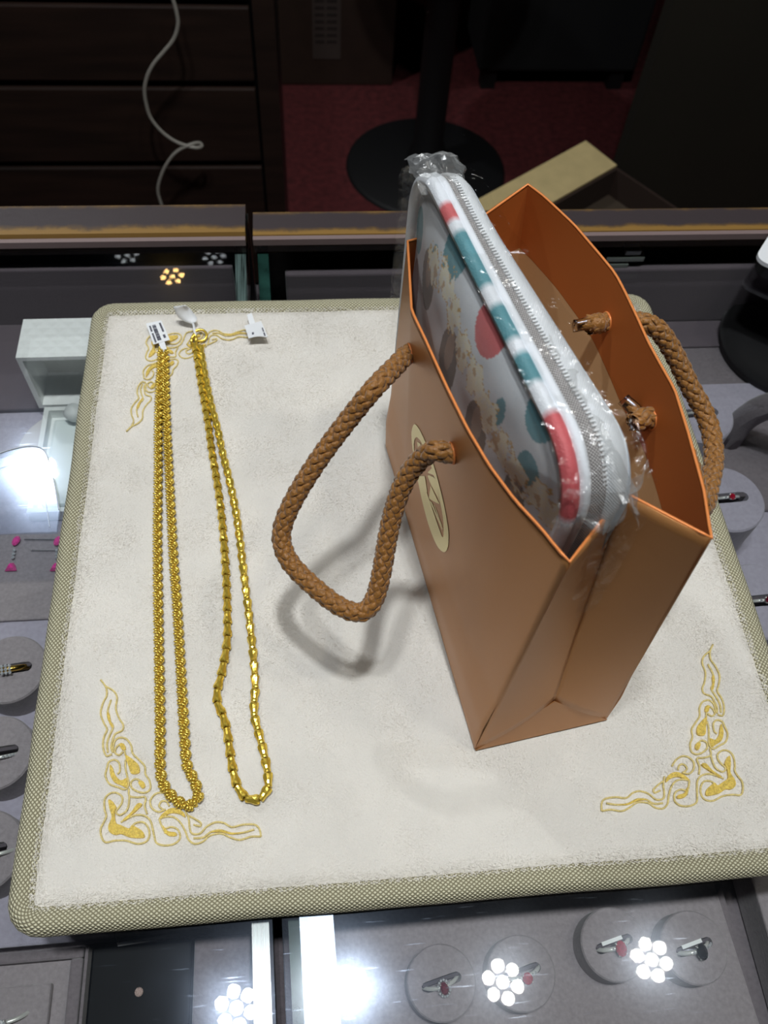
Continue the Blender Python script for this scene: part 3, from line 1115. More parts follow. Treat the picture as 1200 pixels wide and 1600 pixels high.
for (cx, cy, a0) in ((SP - rc - 0.001, rc + 0.001, -PI / 2), (SP - rc - 0.001, SD - rc - 0.001, 0), (rc + 0.001, SD - rc - 0.001, PI / 2), (rc + 0.001, rc + 0.001, PI)):
    for k in range(9):
        a = a0 + PI / 2 * k / 8
        loop.append(Vector((cx + (rc - 0.004) * math.cos(a), cy + (rc - 0.004) * math.sin(a), -0.0048)))
loop = resample(loop + [loop[0]], 420, True)
loop = [p + Vector((0.0005 * noise.noise(p * 25), 0.0005 * noise.noise(p * 25 + Vector((9, 0, 0))), 0)) for p in loop]
MB().tube(loop, r_, 18, closed=True).build('piping', m_piping, t, smooth=True)

# embroidery of one corner, traced on the pad plane; mirrored to the other three
E_LINES = [
    [(110, 90), (138, 128), (148, 160), (146, 195), (125, 235), (110, 300), (130, 360), (150, 400), (130, 450), (125, 510), (145, 565), (180, 555)],
    [(140, 130), (190, 160), (212, 200), (205, 270), (225, 330), (250, 370), (245, 405), (200, 430), (185, 470), (175, 510), (185, 545)],
    [(175, 215), (155, 280), (160, 340), (188, 380), (165, 440), (150, 490), (155, 545)],
    [(185, 545), (195, 480), (225, 452), (270, 460), (300, 500), (310, 550), (350, 590), (385, 630), (390, 680), (415, 720), (420, 770), (390, 795), (345, 790), (305, 765), (300, 730), (330, 710), (365, 725)],
    [(265, 560), (255, 520), (240, 490), (210, 510), (200, 545), (225, 560), (250, 540)],
    [(215, 680), (230, 660), (225, 610), (195, 590), (160, 605), (150, 640), (140, 690), (165, 740), (215, 760), (265, 775), (285, 740), (275, 690), (265, 640), (265, 590)],
    [(290, 810), (285, 870), (270, 910), (230, 935), (205, 915), (230, 880), (245, 850), (240, 815), (200, 795), (160, 805), (135, 840), (135, 900), (145, 940), (130, 980), (110, 1020), (115, 1070), (140, 1105), (200, 1095), (270, 1095), (340, 1115), (395, 1100), (415, 1060), (405, 1010), (375, 980), (330, 985), (305, 1010), (300, 1050)],
    [(285, 770), (290, 815), (340, 825), (390, 825), (385, 880), (400, 930)],
    [(235, 980), (280, 955), (330, 935), (385, 940), (420, 970), (435, 1020), (445, 1070), (460, 1110), (510, 1125), (570, 1115), (605, 1080), (595, 1030), (555, 1010), (515, 1020)],
    [(515, 900), (470, 915), (430, 890), (420, 845), (450, 805), (495, 795), (540, 815), (575, 850)],
    [(540, 880), (520, 850), (490, 850), (475, 880), (500, 900)],
    [(475, 960), (520, 945), (570, 950), (610, 985), (640, 1040), (660, 1090), (700, 1115), (750, 1100), (790, 1065), (860, 1050), (920, 1075), (980, 1090), (1050, 1070), (1110, 1070)],
    [(640, 910), (660, 960), (665, 1010), (680, 1050), (730, 1050), (775, 1005), (830, 980), (880, 985), (930, 1010), (1000, 995), (1070, 995), (1100, 1020), (1112, 1070)],
    [(690, 1080), (750, 1075), (800, 1040), (860, 1030), (930, 1050), (1000, 1045), (1070, 1025)],
    [(660, 940), (700, 960), (735, 985), (730, 1005), (690, 995)],
    [(475, 960), (490, 1000), (515, 1050)],
]
E_FILLS = [
    [(265, 560), (300, 580), (345, 620), (355, 665), (330, 680), (300, 675), (285, 630), (270, 590)],
    [(230, 495), (255, 490), (268, 525), (245, 530)],
    [(345, 730), (375, 725), (390, 755), (370, 770)],
    [(170, 620), (185, 640), (205, 690), (240, 720), (275, 705), (275, 765), (240, 750), (195, 730), (170, 680)],
    [(160, 840), (185, 850), (210, 890), (200, 910), (205, 980), (240, 1000), (290, 1020), (305, 1000), (340, 1015), (375, 1040), (385, 1075), (350, 1080), (290, 1075), (240, 1055), (200, 1060), (165, 1040), (160, 1000), (180, 950), (165, 890)],
    [(250, 965), (300, 920), (340, 865), (370, 865), (360, 885), (310, 930), (265, 970)],
    [(475, 960), (500, 925), (545, 895), (590, 895), (630, 920), (640, 950), (600, 930), (550, 925), (500, 950)],
    [(500, 1000), (530, 1035), (580, 1045), (585, 1065), (545, 1068), (515, 1050)],
    [(150, 300), (165, 300), (175, 350), (190, 385), (180, 390), (160, 350)],
    [(790, 1045), (860, 1028), (930, 1048), (1000, 1042), (930, 1058), (860, 1042)],
]
m_thread = mat('gold_thread', (250, 216, 104), 0.38, 0.25, bump=0.8, bscale=1500, var=0.2, vscale=900, sheen=0.2)
m_threado = mat('pale_gold_thread', (248, 226, 150), 0.5, 0.0, bump=0.8, bscale=1800, var=0.15, vscale=900)


def e2w(q):
    p = at(130 + q[0] / 4, 1040 + q[1] / 4, 0.0)
    return (p.x, p.y)


EL = [[e2w(q) for q in l] for l in E_LINES]
EF = [[e2w(q) for q in l] for l in E_FILLS]


def rect(e):
    return e


for (fx, fy, lab) in ((0, 0, None), (1, 0, None), (0, 1, None), (1, 1, None)):
    tf = lambda p: Vector(((0.339 - p[0]) if fx else p[0], (0.3405 - p[1]) if fy else p[1], 0.0003))
    mb = MB()
    for l in EL:
        pts = spline([tf(p) for p in l], max(8, len(l) * 6))
        mb.tube(pts, 0.00044, 6, flat=1.0)
    emb = mb.build('embroidery', m_threado, pad, smooth=True)
    mf = MB()
    for l in EF:
        pts = spline([tf(p) for p in l], len(l) * 4, True)
        c = sum(pts, Vector()) / len(pts)
        n = len(pts)
        low = [p - Vector((0, 0, 0.0008)) for p in pts]
        mid = [p + Vector((0, 0, 0.0006)) for p in pts]
        # fill as an n-gon with raised rim
        mf.add(low + mid, [(i, (i + 1) % n, n + (i + 1) % n, n + i) for i in range(n)] + [tuple(range(n, 2 * n))])
    mf.build('satin_fill', m_thread, emb)

# ---------------------------------------------------------------- gold chains
m_gold = mat('polished_gold', (255, 224, 104), 0.24, 0.68)
m_gold2 = mat('bright_gold', (255, 221, 92), 0.2, 0.7)

rope_px = [(252, 551), (249, 600), (247, 665), (247, 740), (246, 810), (246, 875), (247, 950), (248, 1006), (249, 1070), (250, 1137), (250, 1195), (254, 1222),
           (265, 1240), (281, 1254), (297, 1258), (309, 1245), (305, 1224), (296, 1205), (291, 1190), (288, 1150), (284, 1080), (280, 1006), (276, 940), (271, 875),
           (267, 800), (264, 740), (261, 680), (259, 620), (258, 551)]
path = [at(x, y, 0.0022) for x, y in rope_px]
NR = 300
pts = spline(path, NR)
t = thing('rope_chain', 'gold twisted rope chain doubled on the pad, left of the two chains', 'necklace', tuple(pts[NR // 2] - Vector((0, 0, 0.0022))), None)
org = ORIGIN[t.name]
LR = length(pts) / NR
lm = MB()
PITCH, RH = 0.0094, 0.00122
for k in range(4):
    tz = (k - 1.5) * LR * 2 / 4
    fa = 2 * PI * tz / PITCH
    nv = Vector((-math.sin(fa) * 2 * PI * RH / PITCH, math.cos(fa) * 2 * PI * RH / PITCH, 1)).normalized()
    ev = Vector((math.cos(fa), math.sin(fa), 0))
    Mk = Matrix((ev, nv.cross(ev), nv)).transposed().to_4x4()
    Mk.translation = Vector((RH * math.cos(fa), RH * math.sin(fa), tz))
    lm.torus(0.00088, 0.00046, 12, 6, Mk)
link = lm.build('link', m_gold, None, smooth=True)
link.parent = t
fr = frames(pts)
for i, p in enumerate(pts):
    T, A, B = fr[i]
    ph = 2 * PI * (i * LR) / PITCH + (PI if i % 2 else 0)
    e = A * math.cos(ph) + B * math.sin(ph)
    M = Matrix((e, T.cross(e), T)).transposed().to_4x4()
    o = link if i == 0 else link.copy()
    if i:
        COL.objects.link(o)
        o.parent = t
    M.translation = p - org
    o.matrix_basis = M
# clasp ring joining both ends
cpt = at(254.5, 546, 0.002)
MB().torus(0.0022, 0.0005, 16, 6, Matrix.Translation(cpt) @ Matrix.Rotation(0.5, 4, 'X')).build('clasp_ring', m_gold, t, smooth=True)
MB().lathe([(0.0, -0.002), (0.0014, -0.0018), (0.0016, 0.0), (0.0014, 0.0018), (0, 0.002)], 10, Matrix.Translation(at(250.5, 549, 0.002)) @ Matrix.Rotation(PI / 2, 4, 'X')).build('end_cap', m_gold, t, smooth=True)

bar_px = [(304, 538), (308, 560), (314, 600), (320, 633), (326, 668), (330, 700), (336, 735), (341, 766), (346, 805), (350, 850), (353, 897), (355, 950), (355, 1000), (350, 1032),
          (343, 1067), (336, 1089), (345, 1109), (353, 1133), (358, 1165), (363, 1200), (371, 1230), (381, 1246), (397, 1252), (414, 1245), (420, 1226), (416, 1194), (409, 1163),
          (402, 1137), (396, 1110), (399, 1072), (396, 1028), (391, 980), (387, 945), (379, 880), (371, 815), (360, 757), (347, 705), (340, 670), (330, 633), (321, 590), (316, 562), (313, 540)]
path = [at(x, y, 0.0021) for x, y in bar_px]
d = spline(path, 400)
Lc = length(d)
NB = int(Lc / 0.0063)
pts = resample(d, NB + 1)
t = thing('barrel_chain', 'gold necklace of faceted barrel links, right of the twisted rope chain', 'necklace', tuple(pts[NB // 2] - Vector((0, 0, 0.0021))), None)
org = ORIGIN[t.name]


def barrel():
    mb = MB()
    n = 12
    L = 0.0063
    prof = [(0.0006, 0.0001), (0.00145, 0.0), (0.0016, 0.0006), (0.0015, 0.0015), (0.0017, 0.0028), (0.0021, 0.0046), (0.00215, 0.0056), (0.0018, 0.0061), (0.00135, 0.0052), (0.0008, 0.0046), (0.0, 0.0045)]
    vs, fs = [], []
    for i, (r, z) in enumerate(prof):
        for k in range(n):
            a = 2 * PI * k / n
            q = 1.0
            zz = z
            if 3 <= i <= 5:                      # cut facets: flat alternating lozenges
                q = 0.93 if k % 3 == 1 else 1.02
            if 5 <= i <= 7:
                zz = z - 0.0006 * (1 if k % 3 == 0 else 0)
            vs.append(Vector((r * q * math.cos(a), r * q * math.sin(a), zz)))
    for i in range(len(prof) - 1):
        for k in range(n):
            fs.append((i * n + k, i * n + (k + 1) % n, (i + 1) * n + (k + 1) % n, (i + 1) * n + k))
    mb.add(vs, fs)
    return mb


link = barrel().build('link', m_gold2, None)
link.parent = t
for i in range(NB):
    a, b = pts[i], pts[i + 1]
    T = (b - a).normalized()
    up = Vector((0, 0, 1))
    A = (up - T * up.dot(T)).normalized()
    B = T.cross(A)
    roll = 0.26 + (0.9 * math.sin(i * 0.9) if 48 < i < 60 else 0.12 * random.uniform(-1, 1))
    e = A * math.cos(roll) + B * math.sin(roll)
    M = Matrix((e, T.cross(e), T)).transposed().to_4x4()
    M.translation = a - org
    o = link if i == 0 else link.copy()
    if i:
        COL.objects.link(o)
        o.parent = t
    o.matrix_basis = M
rc_ = at(313, 525, 0.002)
MB().torus(0.0036, 0.0008, 20, 8, Matrix.Translation(rc_ + Vector((0, 0, 0.0005))) @ Matrix.Rotation(0.35, 4, 'X')).build('clasp_ring', m_gold2, t, smooth=True)
MB().tube([at(300, 540, 0.0025), at(299, 530, 0.004), at(303, 522, 0.0045), at(307, 527, 0.0035), at(306, 537, 0.0028)], 0.0009, 8).build('clasp_hook', m_gold2, t, smooth=True)

# ---------------------------------------------------------------- price tags
m_tag = mat('white_tag', (246, 248, 250), 0.5)
m_ink = mat('grey_ink', (92, 92, 104), 0.7)


def px_quads(mb, quads, z):
    for q in quads:
        vs = [at(x, y, z) for x, y in q]
        mb.add(vs + [v - Vector((0, 0, 0.00025)) for v in vs], [(0, 1, 2, 3), (7, 6, 5, 4), (0, 4, 5, 1), (1, 5, 6, 2), (2, 6, 7, 3), (3, 7, 4, 0)])


def lerp2(a, b, f):
    return (a[0] + (b[0] - a[0]) * f, a[1] + (b[1] - a[1]) * f)


# barcode tag; corners in the photo, lifted at 4 mm
tq = [(228, 505.5), (252, 500.5), (265.5, 531), (239.5, 538)]
t = thing('price_tag', 'white barcode price tag tied to the twisted rope chain', 'tag', tuple(at(248, 545, 0.002)))
zt_ = 0.0045
mb = MB()
px_quads(mb, [tq], zt_)
mb.build('card', m_tag, t)
mb = MB()
px_quads(mb, [[(248, 536), (257, 533.5), (260.5, 545), (252, 547)]], zt_ - 0.0003)
mb.build('stem', m_tag, t)


def tagpt(u, v):
    a = lerp2(tq[0], tq[1], u)
    b = lerp2(tq[3], tq[2], u)
    return lerp2(a, b, v)


def strip(mb, u0, u1, v0, v1, z):
    px_quads(mb, [[tagpt(u0, v0), tagpt(u1, v0), tagpt(u1, v1), tagpt(u0, v1)]], z)


mb = MB()
v = 0.14
rr = random.Random(3)
while v < 0.86:
    wv = rr.choice((0.015, 0.022, 0.03))
    strip(mb, 0.32, 0.55, v, v + wv, zt_ + 0.0003)
    v += wv + rr.choice((0.012, 0.02, 0.028))
mb.build('barcode', m_ink, t)
mb = MB()
for (u0, u1, va, vb) in ((0.13, 0.24, 0.14, 0.42), (0.13, 0.24, 0.5, 0.93), (0.78, 0.9, 0.1, 0.52), (0.72, 0.86, 0.68, 0.8)):
    v = va
    while v < vb:
        strip(mb, u0, u1, v, v + 0.035, zt_ + 0.0003)
        strip(mb, u0 + 0.02, u1 - 0.05, v + 0.035, v + 0.046, zt_ + 0.0003)
        v += 0.056
mb.build('printed_digits', m_ink, t)
MB().tube([at(256, 546, 0.004), at(256, 550, 0.0036)], 0.0004, 6).build('string', m_tag, t)

# curled tag on the barrel chain, seen from its edge
t = thing('price_tag', 'curled white price tag on the clasp of the barrel chain', 'tag', tuple(at(302, 515, 0.0)))
a0, a1 = [(271, 479), (276, 492), (284, 500), (293, 504), (300, 506)], [(290, 477), (297, 482), (303, 490), (308, 497), (306, 503)]
za = [0.0135, 0.009, 0.006, 0.0045, 0.004]
A0 = spline([at(x, y, z) for (x, y), z in zip(a0, za)], 12)
A1 = spline([at(x, y, z + 0.001) for (x, y), z in zip(a1, za)], 12)
MB().sheet(lambda u, v: A0[round(u * 11)].lerp(A1[round(u * 11)], v), 11, 3).build('card', m_tag, t, smooth=True, solid=0.0003)
MB().tube([at(301, 504, 0.0045), at(303, 510, 0.004), at(304, 518, 0.004), at(306, 524, 0.004)], 0.0007, 8).build('string', m_tag, t, smooth=True)

# third tag lying at the right of the clasp
t = thing('price_tag', 'white price tag lying alone right of the barrel chain clasp', 'tag', tuple(at(402, 515, 0.0)))
q3 = [(382, 509), (408, 502), (418.5, 527), (388.5, 529)]
zz = [0.004, 0.004, 0.006, 0.006]
C3 = [at(x, y, z) for (x, y), z in zip(q3, zz)]
MB().sheet(lambda u, v: C3[0].lerp(C3[1], u).lerp(C3[3].lerp(C3[2], u), v) + Vector((0, 0, 0.0012 * math.sin(PI * u) * v)), 8, 6).build('card', m_tag, t, solid=0.0003)
st = [at(386, 492, 0.005), at(393, 489, 0.005), at(399, 506, 0.004), at(390, 508, 0.004)]
MB().add(st, [(0, 1, 2, 3)]).build('stem', m_tag, t, solid=0.0003)
mb = MB()
px_quads(mb, [[(393.5, 519.5), (396.5, 519), (397, 522.5), (394, 523)]], 0.0066)
px_quads(mb, [[(409, 512), (410.5, 511.5), (412.5, 517), (411, 517.5)], [(411.5, 520), (413.5, 519.5), (415, 524), (413, 524.5)]], 0.0068)
mb.build('printed_digits', m_ink, t)

# ---------------------------------------------------------------- paper bag
m_bag = mat('copper_pearl_paper', (196, 138, 84), 0.42, 0.4, bump=0.15, bscale=2500, spec=0.4)
m_bagin = mat('copper_hem_paper', (204, 116, 54), 0.5, 0.15)
m_kraft = mat('tan_lining', (232, 188, 138), 0.7)
m_rim = mat('folded_edge_highlight', (240, 146, 78), 0.45, 0.2)  # lit highlight of the paper edge, put into the colour
m_foil = mat('pale_gold_foil', (232, 214, 142), 0.3, 0.55)
zb = 0.0012
bF, bR, bL = at(742, 1170, zb), at(948, 1122, zb), at(603, 697, zb)
bB = bL + bR - bF
front_px = [(637, 377, .142), (643, 485, .1445), (664, 529, .146), (697.5, 603.5, .148), (731, 671, .1495), (765, 728, .1505), (805, 782, .1515), (846, 826, .152), (873, 860, .1527), (890, 878, .153)]
back_px = [(825, 288, .148), (850, 307, .1485), (897, 351, .149), (938, 399, .1492), (961, 427, .1495), (975, 453, .15), (996, 497, .1505), (1013, 535, .151), (1035, 575, .1512), (1054, 608, .1515), (1075, 675, .152), (1100, 767, .1525), (1110, 833, .153), (1112, 841, .153)]
NT = 41
ftop = resample([at(*q) for q in front_px], NT)
btop = resample([at(*q) for q in back_px], NT)
bagc = (bF + bB) * 0.5


def curve_at(C, u):
    x = u * (len(C) - 1)
    i = min(int(x), len(C) - 2)
    return C[i].lerp(C[i + 1], x - i)


FN = Vector((-(bF - bL).y, (bF - bL).x, 0)).normalized()
if FN.dot(bF - bR) < 0:
    FN = -FN                                   # outward normal of the front panel


def fpanel(u, v):
    """front panel: u from the far left corner to the near corner, v upwards"""
    p = bL.lerp(bF, u).lerp(curve_at(ftop, u), v)
    k = max(0.0, 1 - abs(v - 0.16) / 0.16)
    return p + FN * 0.0012 * k


def bpanel(u, v):
    p = bB.lerp(bR, u).lerp(curve_at(btop, u), v)
    return p - FN * 0.0012 * max(0.0, 1 - abs(v - 0.16) / 0.16)


def on_panel(fn, px, py, u=0.5, v=0.5):
    for _ in range(40):
        e = 1e-4
        x, y = proj(fn(u, v))
        xu, yu = proj(fn(u + e, v)); xv, yv = proj(fn(u, v + e))
        a, b, c, d = (xu - x) / e, (xv - x) / e, (yu - y) / e, (yv - y) / e
        det = a * d - b * c
        rx, ry = px - x, py - y
        du, dv = (d * rx - b * ry) / det, (-c * rx + a * ry) / det
        u += max(-0.2, min(0.2, du)); v += max(-0.2, min(0.2, dv))
        u, v = min(0.998, max(0.0, u)), min(0.999, max(0.0, v))
    return u, v


bag = thing('gift_bag', 'copper coloured paper gift bag with braided cord handles standing on the pad', 'bag', tuple(bagc - Vector((0, 0, zb))))
MB().sheet(fpanel, 60, 40).build('front_panel', m_bag, bag, smooth=True, solid=0.0004)
MB().sheet(lambda u, v: bpanel(1 - u, v), 60, 40).build('back_panel', m_bag, bag, smooth=True, solid=0.0004)
MB().add([bL, bF, bR, bB], [(3, 2, 1, 0)]).build('base_panel', m_bag, bag, solid=0.0004)


def gusset(p, q, P_, Q_, midtop, inward, name):
    """side gusset: bottom corners p,q, top corners P_,Q_, folded inwards along its middle"""
    mb = MB()
    h = (p - q).length / 2
    ap = (p + q) / 2 + Vector((0, 0, h * 1.0)) + inward * 0.0045
    mb2 = MB()

    def left(u, v):
        a = p.lerp(P_, v)
        b = ap.lerp(midtop, max(0.0, v))
        return a.lerp(b, u)
    # panels either side of the centre crease; below the apex they meet the base triangle
    N = 16

    def L(u, v):
        return p.lerp(P_, v).lerp(ap.lerp(midtop, v), u) - inward * 0.0014 * math.sin(PI * u) * (1 - v * 0.4)

    def R(u, v):
        return ap.lerp(midtop, v).lerp(q.lerp(Q_, v), u) - inward * 0.0014 * math.sin(PI * u) * (1 - v * 0.4)
    mb.sheet(L, N, 24)
    mb.sheet(R, N, 24)
    g = mb.build(name, m_bag, bag, smooth=True, solid=0.0004)
    out = -inward * 0.0006
    MB().add([p + out, q + out, ap + out], [(0, 1, 2)]).build('bottom_flap', m_bag, g, solid=0.0004)
    return ap


inR = (bL - bF).normalized()
midR = at(975, 769, 0.150)
apR = gusset(bF, bR, ftop[-1], btop[-1], midR, inR, 'side_gusset')
midL = at(735, 352, 0.142)
apL = gusset(bB, bL, btop[0], ftop[0], midL, -inR, 'side_gusset')
# turned-in hem and pale lining inside
HEM = 0.797
off = FN * 0.0006


def hem_edge(u):
    return HEM


MB().sheet(lambda u, v: bpanel(1 - u, HEM + (0.9985 - HEM) * v) + off, 50, 8).build('back_hem', m_bagin, bag, smooth=True)
MB().sheet(lambda u, v: bpanel(1 - u, 0.01 + (HEM - 0.011) * v) + off, 50, 12).build('back_lining', m_kraft, bag, smooth=True)
MB().sheet(lambda u, v: fpanel(u, HEM + (0.9985 - HEM) * v) - off, 50, 8).build('front_hem', m_bagin, bag, smooth=True)
MB().sheet(lambda u, v: fpanel(u, 0.01 + (HEM - 0.011) * v) - off, 50, 12).build('front_lining', m_kraft, bag, smooth=True)


def gus_in(p, q, P_, Q_, ap, midtop, inward, v0, v1, name, M_):
    mb = MB()
    o = inward * 0.0007
    mb.sheet(lambda u, v: p.lerp(P_, v0 + (v1 - v0) * v).lerp(ap.lerp(midtop, v0 + (v1 - v0) * v), u) + o, 10, 6)
    mb.sheet(lambda u, v: ap.lerp(midtop, v0 + (v1 - v0) * v).lerp(q.lerp(Q_, v0 + (v1 - v0) * v), u) + o, 10, 6)
    mb.build(name, M_, bag, smooth=False)


for (p, q, P_, Q_, ap, mt, inw) in ((bF, bR, ftop[-1], btop[-1], apR, midR, inR), (bB, bL, btop[0], ftop[0], apL, midL, -inR)):
    gus_in(p, q, P_, Q_, ap, mt, inw, HEM, 0.998, 'gusset_hem', m_bagin)
    gus_in(p, q, P_, Q_, ap, mt, inw, 0.25, HEM, 'gusset_lining', m_kraft)
rim = list(ftop) + resample([ftop[-1], midR], 8)[1:] + resample([midR, btop[-1]], 10)[1:] + list(btop[::-1])[1:] + resample([btop[0], midL], 8)[1:] + resample([midL, ftop[0]], 8)[1:-1]
MB().tube(rim, 0.00055, 6, closed=True).build('folded_edge', m_rim, bag, smooth=True)

# foil seal on the front panel


def cpx(P):
    return [on_panel(fpanel, 620 + x * 0.15, 640 + y * 0.15, 0.4, 0.6) for x, y in P]


def smooth2(P, n):
    return [(p.x, p.y) for p in spline([Vector((a, b, 0)) for a, b in P], n, True)]


outer = smooth2(cpx([(187, 153), (164, 220), (163, 300), (175, 420), (205, 600), (240, 800), (290, 1020), (350, 1230), (430, 1420), (500, 1482), (540, 1430), (548, 1280), (515, 1060), (465, 840), (400, 600), (330, 395), (260, 235), (222, 172)]), 72)
dark = smooth2(cpx([(210, 288), (190, 330), (188, 440), (205, 560), (250, 680), (300, 800), (340, 920), (385, 1050), (440, 1210), (485, 1330), (497, 1260), (490, 1120), (455, 930), (410, 740), (375, 610), (320, 460), (265, 340), (235, 298)]), 72)
shapes = [cpx(P_) for P_ in (
    [(220, 335), (250, 348), (300, 480), (325, 590), (290, 600), (250, 500), (235, 440)],
    [(262, 352), (292, 420), (335, 560), (320, 560), (285, 450)],
    [(250, 690), (300, 690), (325, 850), (318, 868)],
    [(330, 690), (345, 680), (390, 700), (414, 735), (462, 985), (432, 905), (362, 775), (345, 730)],
    [(362, 792), (456, 985), (343, 925)],
    [(330, 655), (385, 595), (404, 690), (375, 672), (345, 662)],
    [(352, 950), (372, 960), (488, 1240), (480, 1250)],
    [(395, 990), (402, 990), (480, 1210), (474, 1215)])]
us = [p[0] for p in outer]; vs_ = [p[1] for p in outer]
u0, u1, v0, v1 = min(us), max(us), min(vs_), max(vs_)
NU, NV = 150, 170
mb = MB()
idx = {}
vsl, fsl = [], []


def fv(i, j):
    if (i, j) not in idx:
        idx[(i, j)] = len(vsl)
        vsl.append(fpanel(u0 + (u1 - u0) * i / NU, v0 + (v1 - v0) * j / NV) + FN * 0.0004)
    return idx[(i, j)]


for j in range(NV):
    v = v0 + (v1 - v0) * (j + .5) / NV
    for i in range(NU):
        u = u0 + (u1 - u0) * (i + .5) / NU
        if not inpoly(u, v, outer):
            continue
        if inpoly(u, v, dark) and not any(inpoly(u, v, s) for s in shapes):
            continue
        fsl.append((fv(i, j), fv(i + 1, j), fv(i + 1, j + 1), fv(i, j + 1)))
mb.add(vsl, fsl)
mb.build('foil_seal', m_foil, bag)['label'] = 'pale gold foil seal printed on the bag front'

# braided cord handles
m_cord = mat('caramel_cord', (150, 100, 38), 0.42, bump=0.5, bscale=1200, var=0.25, vscale=700, sheen=0.3, stretch=(1, 1, 1))
m_core = mat('cord_core', (96, 58, 22), 0.8)
m_film = clear_mat('clear_tape_film', (0.95, 0.9, 0.8), gmul=2.0, bump=0.4, bscale=300, haze=0.05)


def braid(path, r, parent, name, pitch=0.030, N=6, step=0.0010):
    d = spline(path, 500)
    L = length(d)
    n = int(L / step)
    pts = resample(d, n)
    fr = frames(pts)
    core = MB().tube(pts, r * 0.72, 8).build(name, m_core, parent, smooth=True)
    mb = MB()
    w_ = 2 * PI / pitch
    sw = r * 0.36
    for dirn in (1, -1):
        for k in range(N):
            line = []
            for i, p in enumerate(pts):
                T, A, B = fr[i]
                s = i * step
                th = 2 * PI * k / N + dirn * w_ * s
                rad = r * (0.79 + 0.15 * dirn * math.cos(N * w_ * s))
                line.append(p + A * (rad * math.cos(th)) + B * (rad * math.sin(th)))
            # flattened strand lying on the cord surface
            vs, fs = [], []
            m_ = 6
            for i, q in enumerate(line):
                T, A, B = fr[i]
                rd = (q - pts[i]).normalized()
                tg = (line[min(i + 1, n - 1)] - line[max(i - 1, 0)]).normalized()
                sd = rd.cross(tg).normalized()
                for j in range(m_):
                    a = 2 * PI * j / m_
                    vs.append(q + rd * (math.sin(a) * sw * 0.55) + sd * (math.cos(a) * sw * 1.15))
            for i in range(n - 1):
                for j in range(m_):
                    fs.append((i * m_ + j, i * m_ + (j + 1) % m_, (i + 1) * m_ + (j + 1) % m_, (i + 1) * m_ + j))
            mb.add(vs, fs)
    mb.build('braid', m_cord, core, smooth=True)
    return core


h1 = on_panel(fpanel, 642, 552, 0.3, 0.8)
h2 = on_panel(fpanel, 708, 708, 0.7, 0.8)
H1, H2 = fpanel(*h1), fpanel(*h2)
hp = [H1 - FN * 0.006, H1 + FN * 0.001, at(618, 572, H1.z + 0.002), at(585, 606, .128), at(545, 655, .117), at(505, 708, .106), at(468, 765, .094), at(445, 812, .084), at(440, 845, .078), at(453, 878, .074), at(485, 912, .071),
      at(525, 944, .069), at(556, 957, .0685), at(575, 951, .070), at(588, 928, .074), at(597, 890, .081), at(606, 838, .091), at(616, 795, .100), at(632, 752, .110), at(655, 720, .119), at(680, 704, H2.z + 0.001), H2 + FN * 0.001, H2 - FN * 0.006]
HR = 0.0036
braid(hp, HR, bag, 'cord_handle')
h3 = on_panel(bpanel, 950, 503, 0.4, 0.8)
h4 = on_panel(bpanel, 1020, 655, 0.7, 0.8)
H3, H4 = bpanel(*h3), bpanel(*h4)
hp2 = [H3 + FN * 0.008, H3 + FN * 0.001, H3 - FN * 0.006, at(1012, 506, .135), at(1034, 522, .132), at(1057, 560, .124), at(1078, 604, .116), at(1098, 640, .110), at(1112, 680, .106), at(1115, 720, .105), at(1108, 758, .108), at(1096, 790, .114), H4 - FN * 0.008 + Vector((0.004, -0.01, -0.008)), H4 - FN * 0.001, H4 + FN * 0.008]
braid(hp2, HR, bag, 'cord_handle')
# eyelet rings of torn paper edge and taped cord ends inside
for Hc in (H1, H2, H3, H4):
    sgn = 1 if Hc in (H1, H2) else 1
    q = FN.to_track_quat('Z', 'Y').to_matrix().to_4x4()
    MB().torus(HR * 1.02, 0.0005, 18, 6, Matrix.Translation(Hc + FN * 0.0006) @ q).build('handle_hole', m_rim, bag, smooth=True)
for (Ha, q0, q1, z0, z1, lab) in ((H3, (938, 505), (902, 509), .1335, .1325, 'taped cord end'), (H4, (1003, 655), (978, 628), .128, .1305, 'taped cord end')):
    s0 = at(q0[0], q0[1], z0)
    s1 = at(q1[0], q1[1], z1)
    pth = spline([Ha + FN * 0.004, s0, s0.lerp(s1, 0.5) + Vector((0, 0, 0.0006)), s1], 14)
    e = MB().tube(pth, 0.0030, 10, rfun=lambda f: 0.0036 - 0.0016 * f).build('cord_end', m_cord, bag, smooth=True)
    MB().tube(pth[4:] + [s1 + (s1 - s0).normalized() * 0.0015], 0.0027, 10, flat=0.8).build('tape_wrap', m_film, e, smooth=True)
    mb = MB()
    mb.torus(0.0028, 0.0014, 14, 6, Matrix.Translation(s0.lerp(Ha, 0.5) + FN * 0.002) @ FN.to_track_quat('Z', 'Y').to_matrix().to_4x4())
    mb.build('knot', m_cord, e, smooth=True)

# ---------------------------------------------------------------- zip pouch standing in the bag
A0_ = at(637, 377, .142)
DU = (at(890, 878, .153) - A0_)
DU.z = 0
DU.normalize()
DN = Vector((-DU.y, DU.x, 0))
if DN.x < 0:
    DN = -DN


def pz(s, o, z):
    p = A0_ + DU * s + DN * o
    return Vector((p.x, p.y, z))


def taper(s, o):
    k = 0.68 + 0.29 * min(1.0, max(0.0, (s - 0.035) / 0.095))
    return 0.0035 + (o - 0.0035) * k if o > 0.0035 else o


def face_off(s, z, e):
    b = 0.0018 + 0.0062 * math.sin(PI * min(1.0, max(0.0, s / 0.145)))
    return 0.0046 - b * (1 - math.exp(-max(0.0, e) / 0.010))


PS0, PS1, PZ0, PZ1, PR = -0.006, 0.1405, 0.006, 0.1745, 0.021


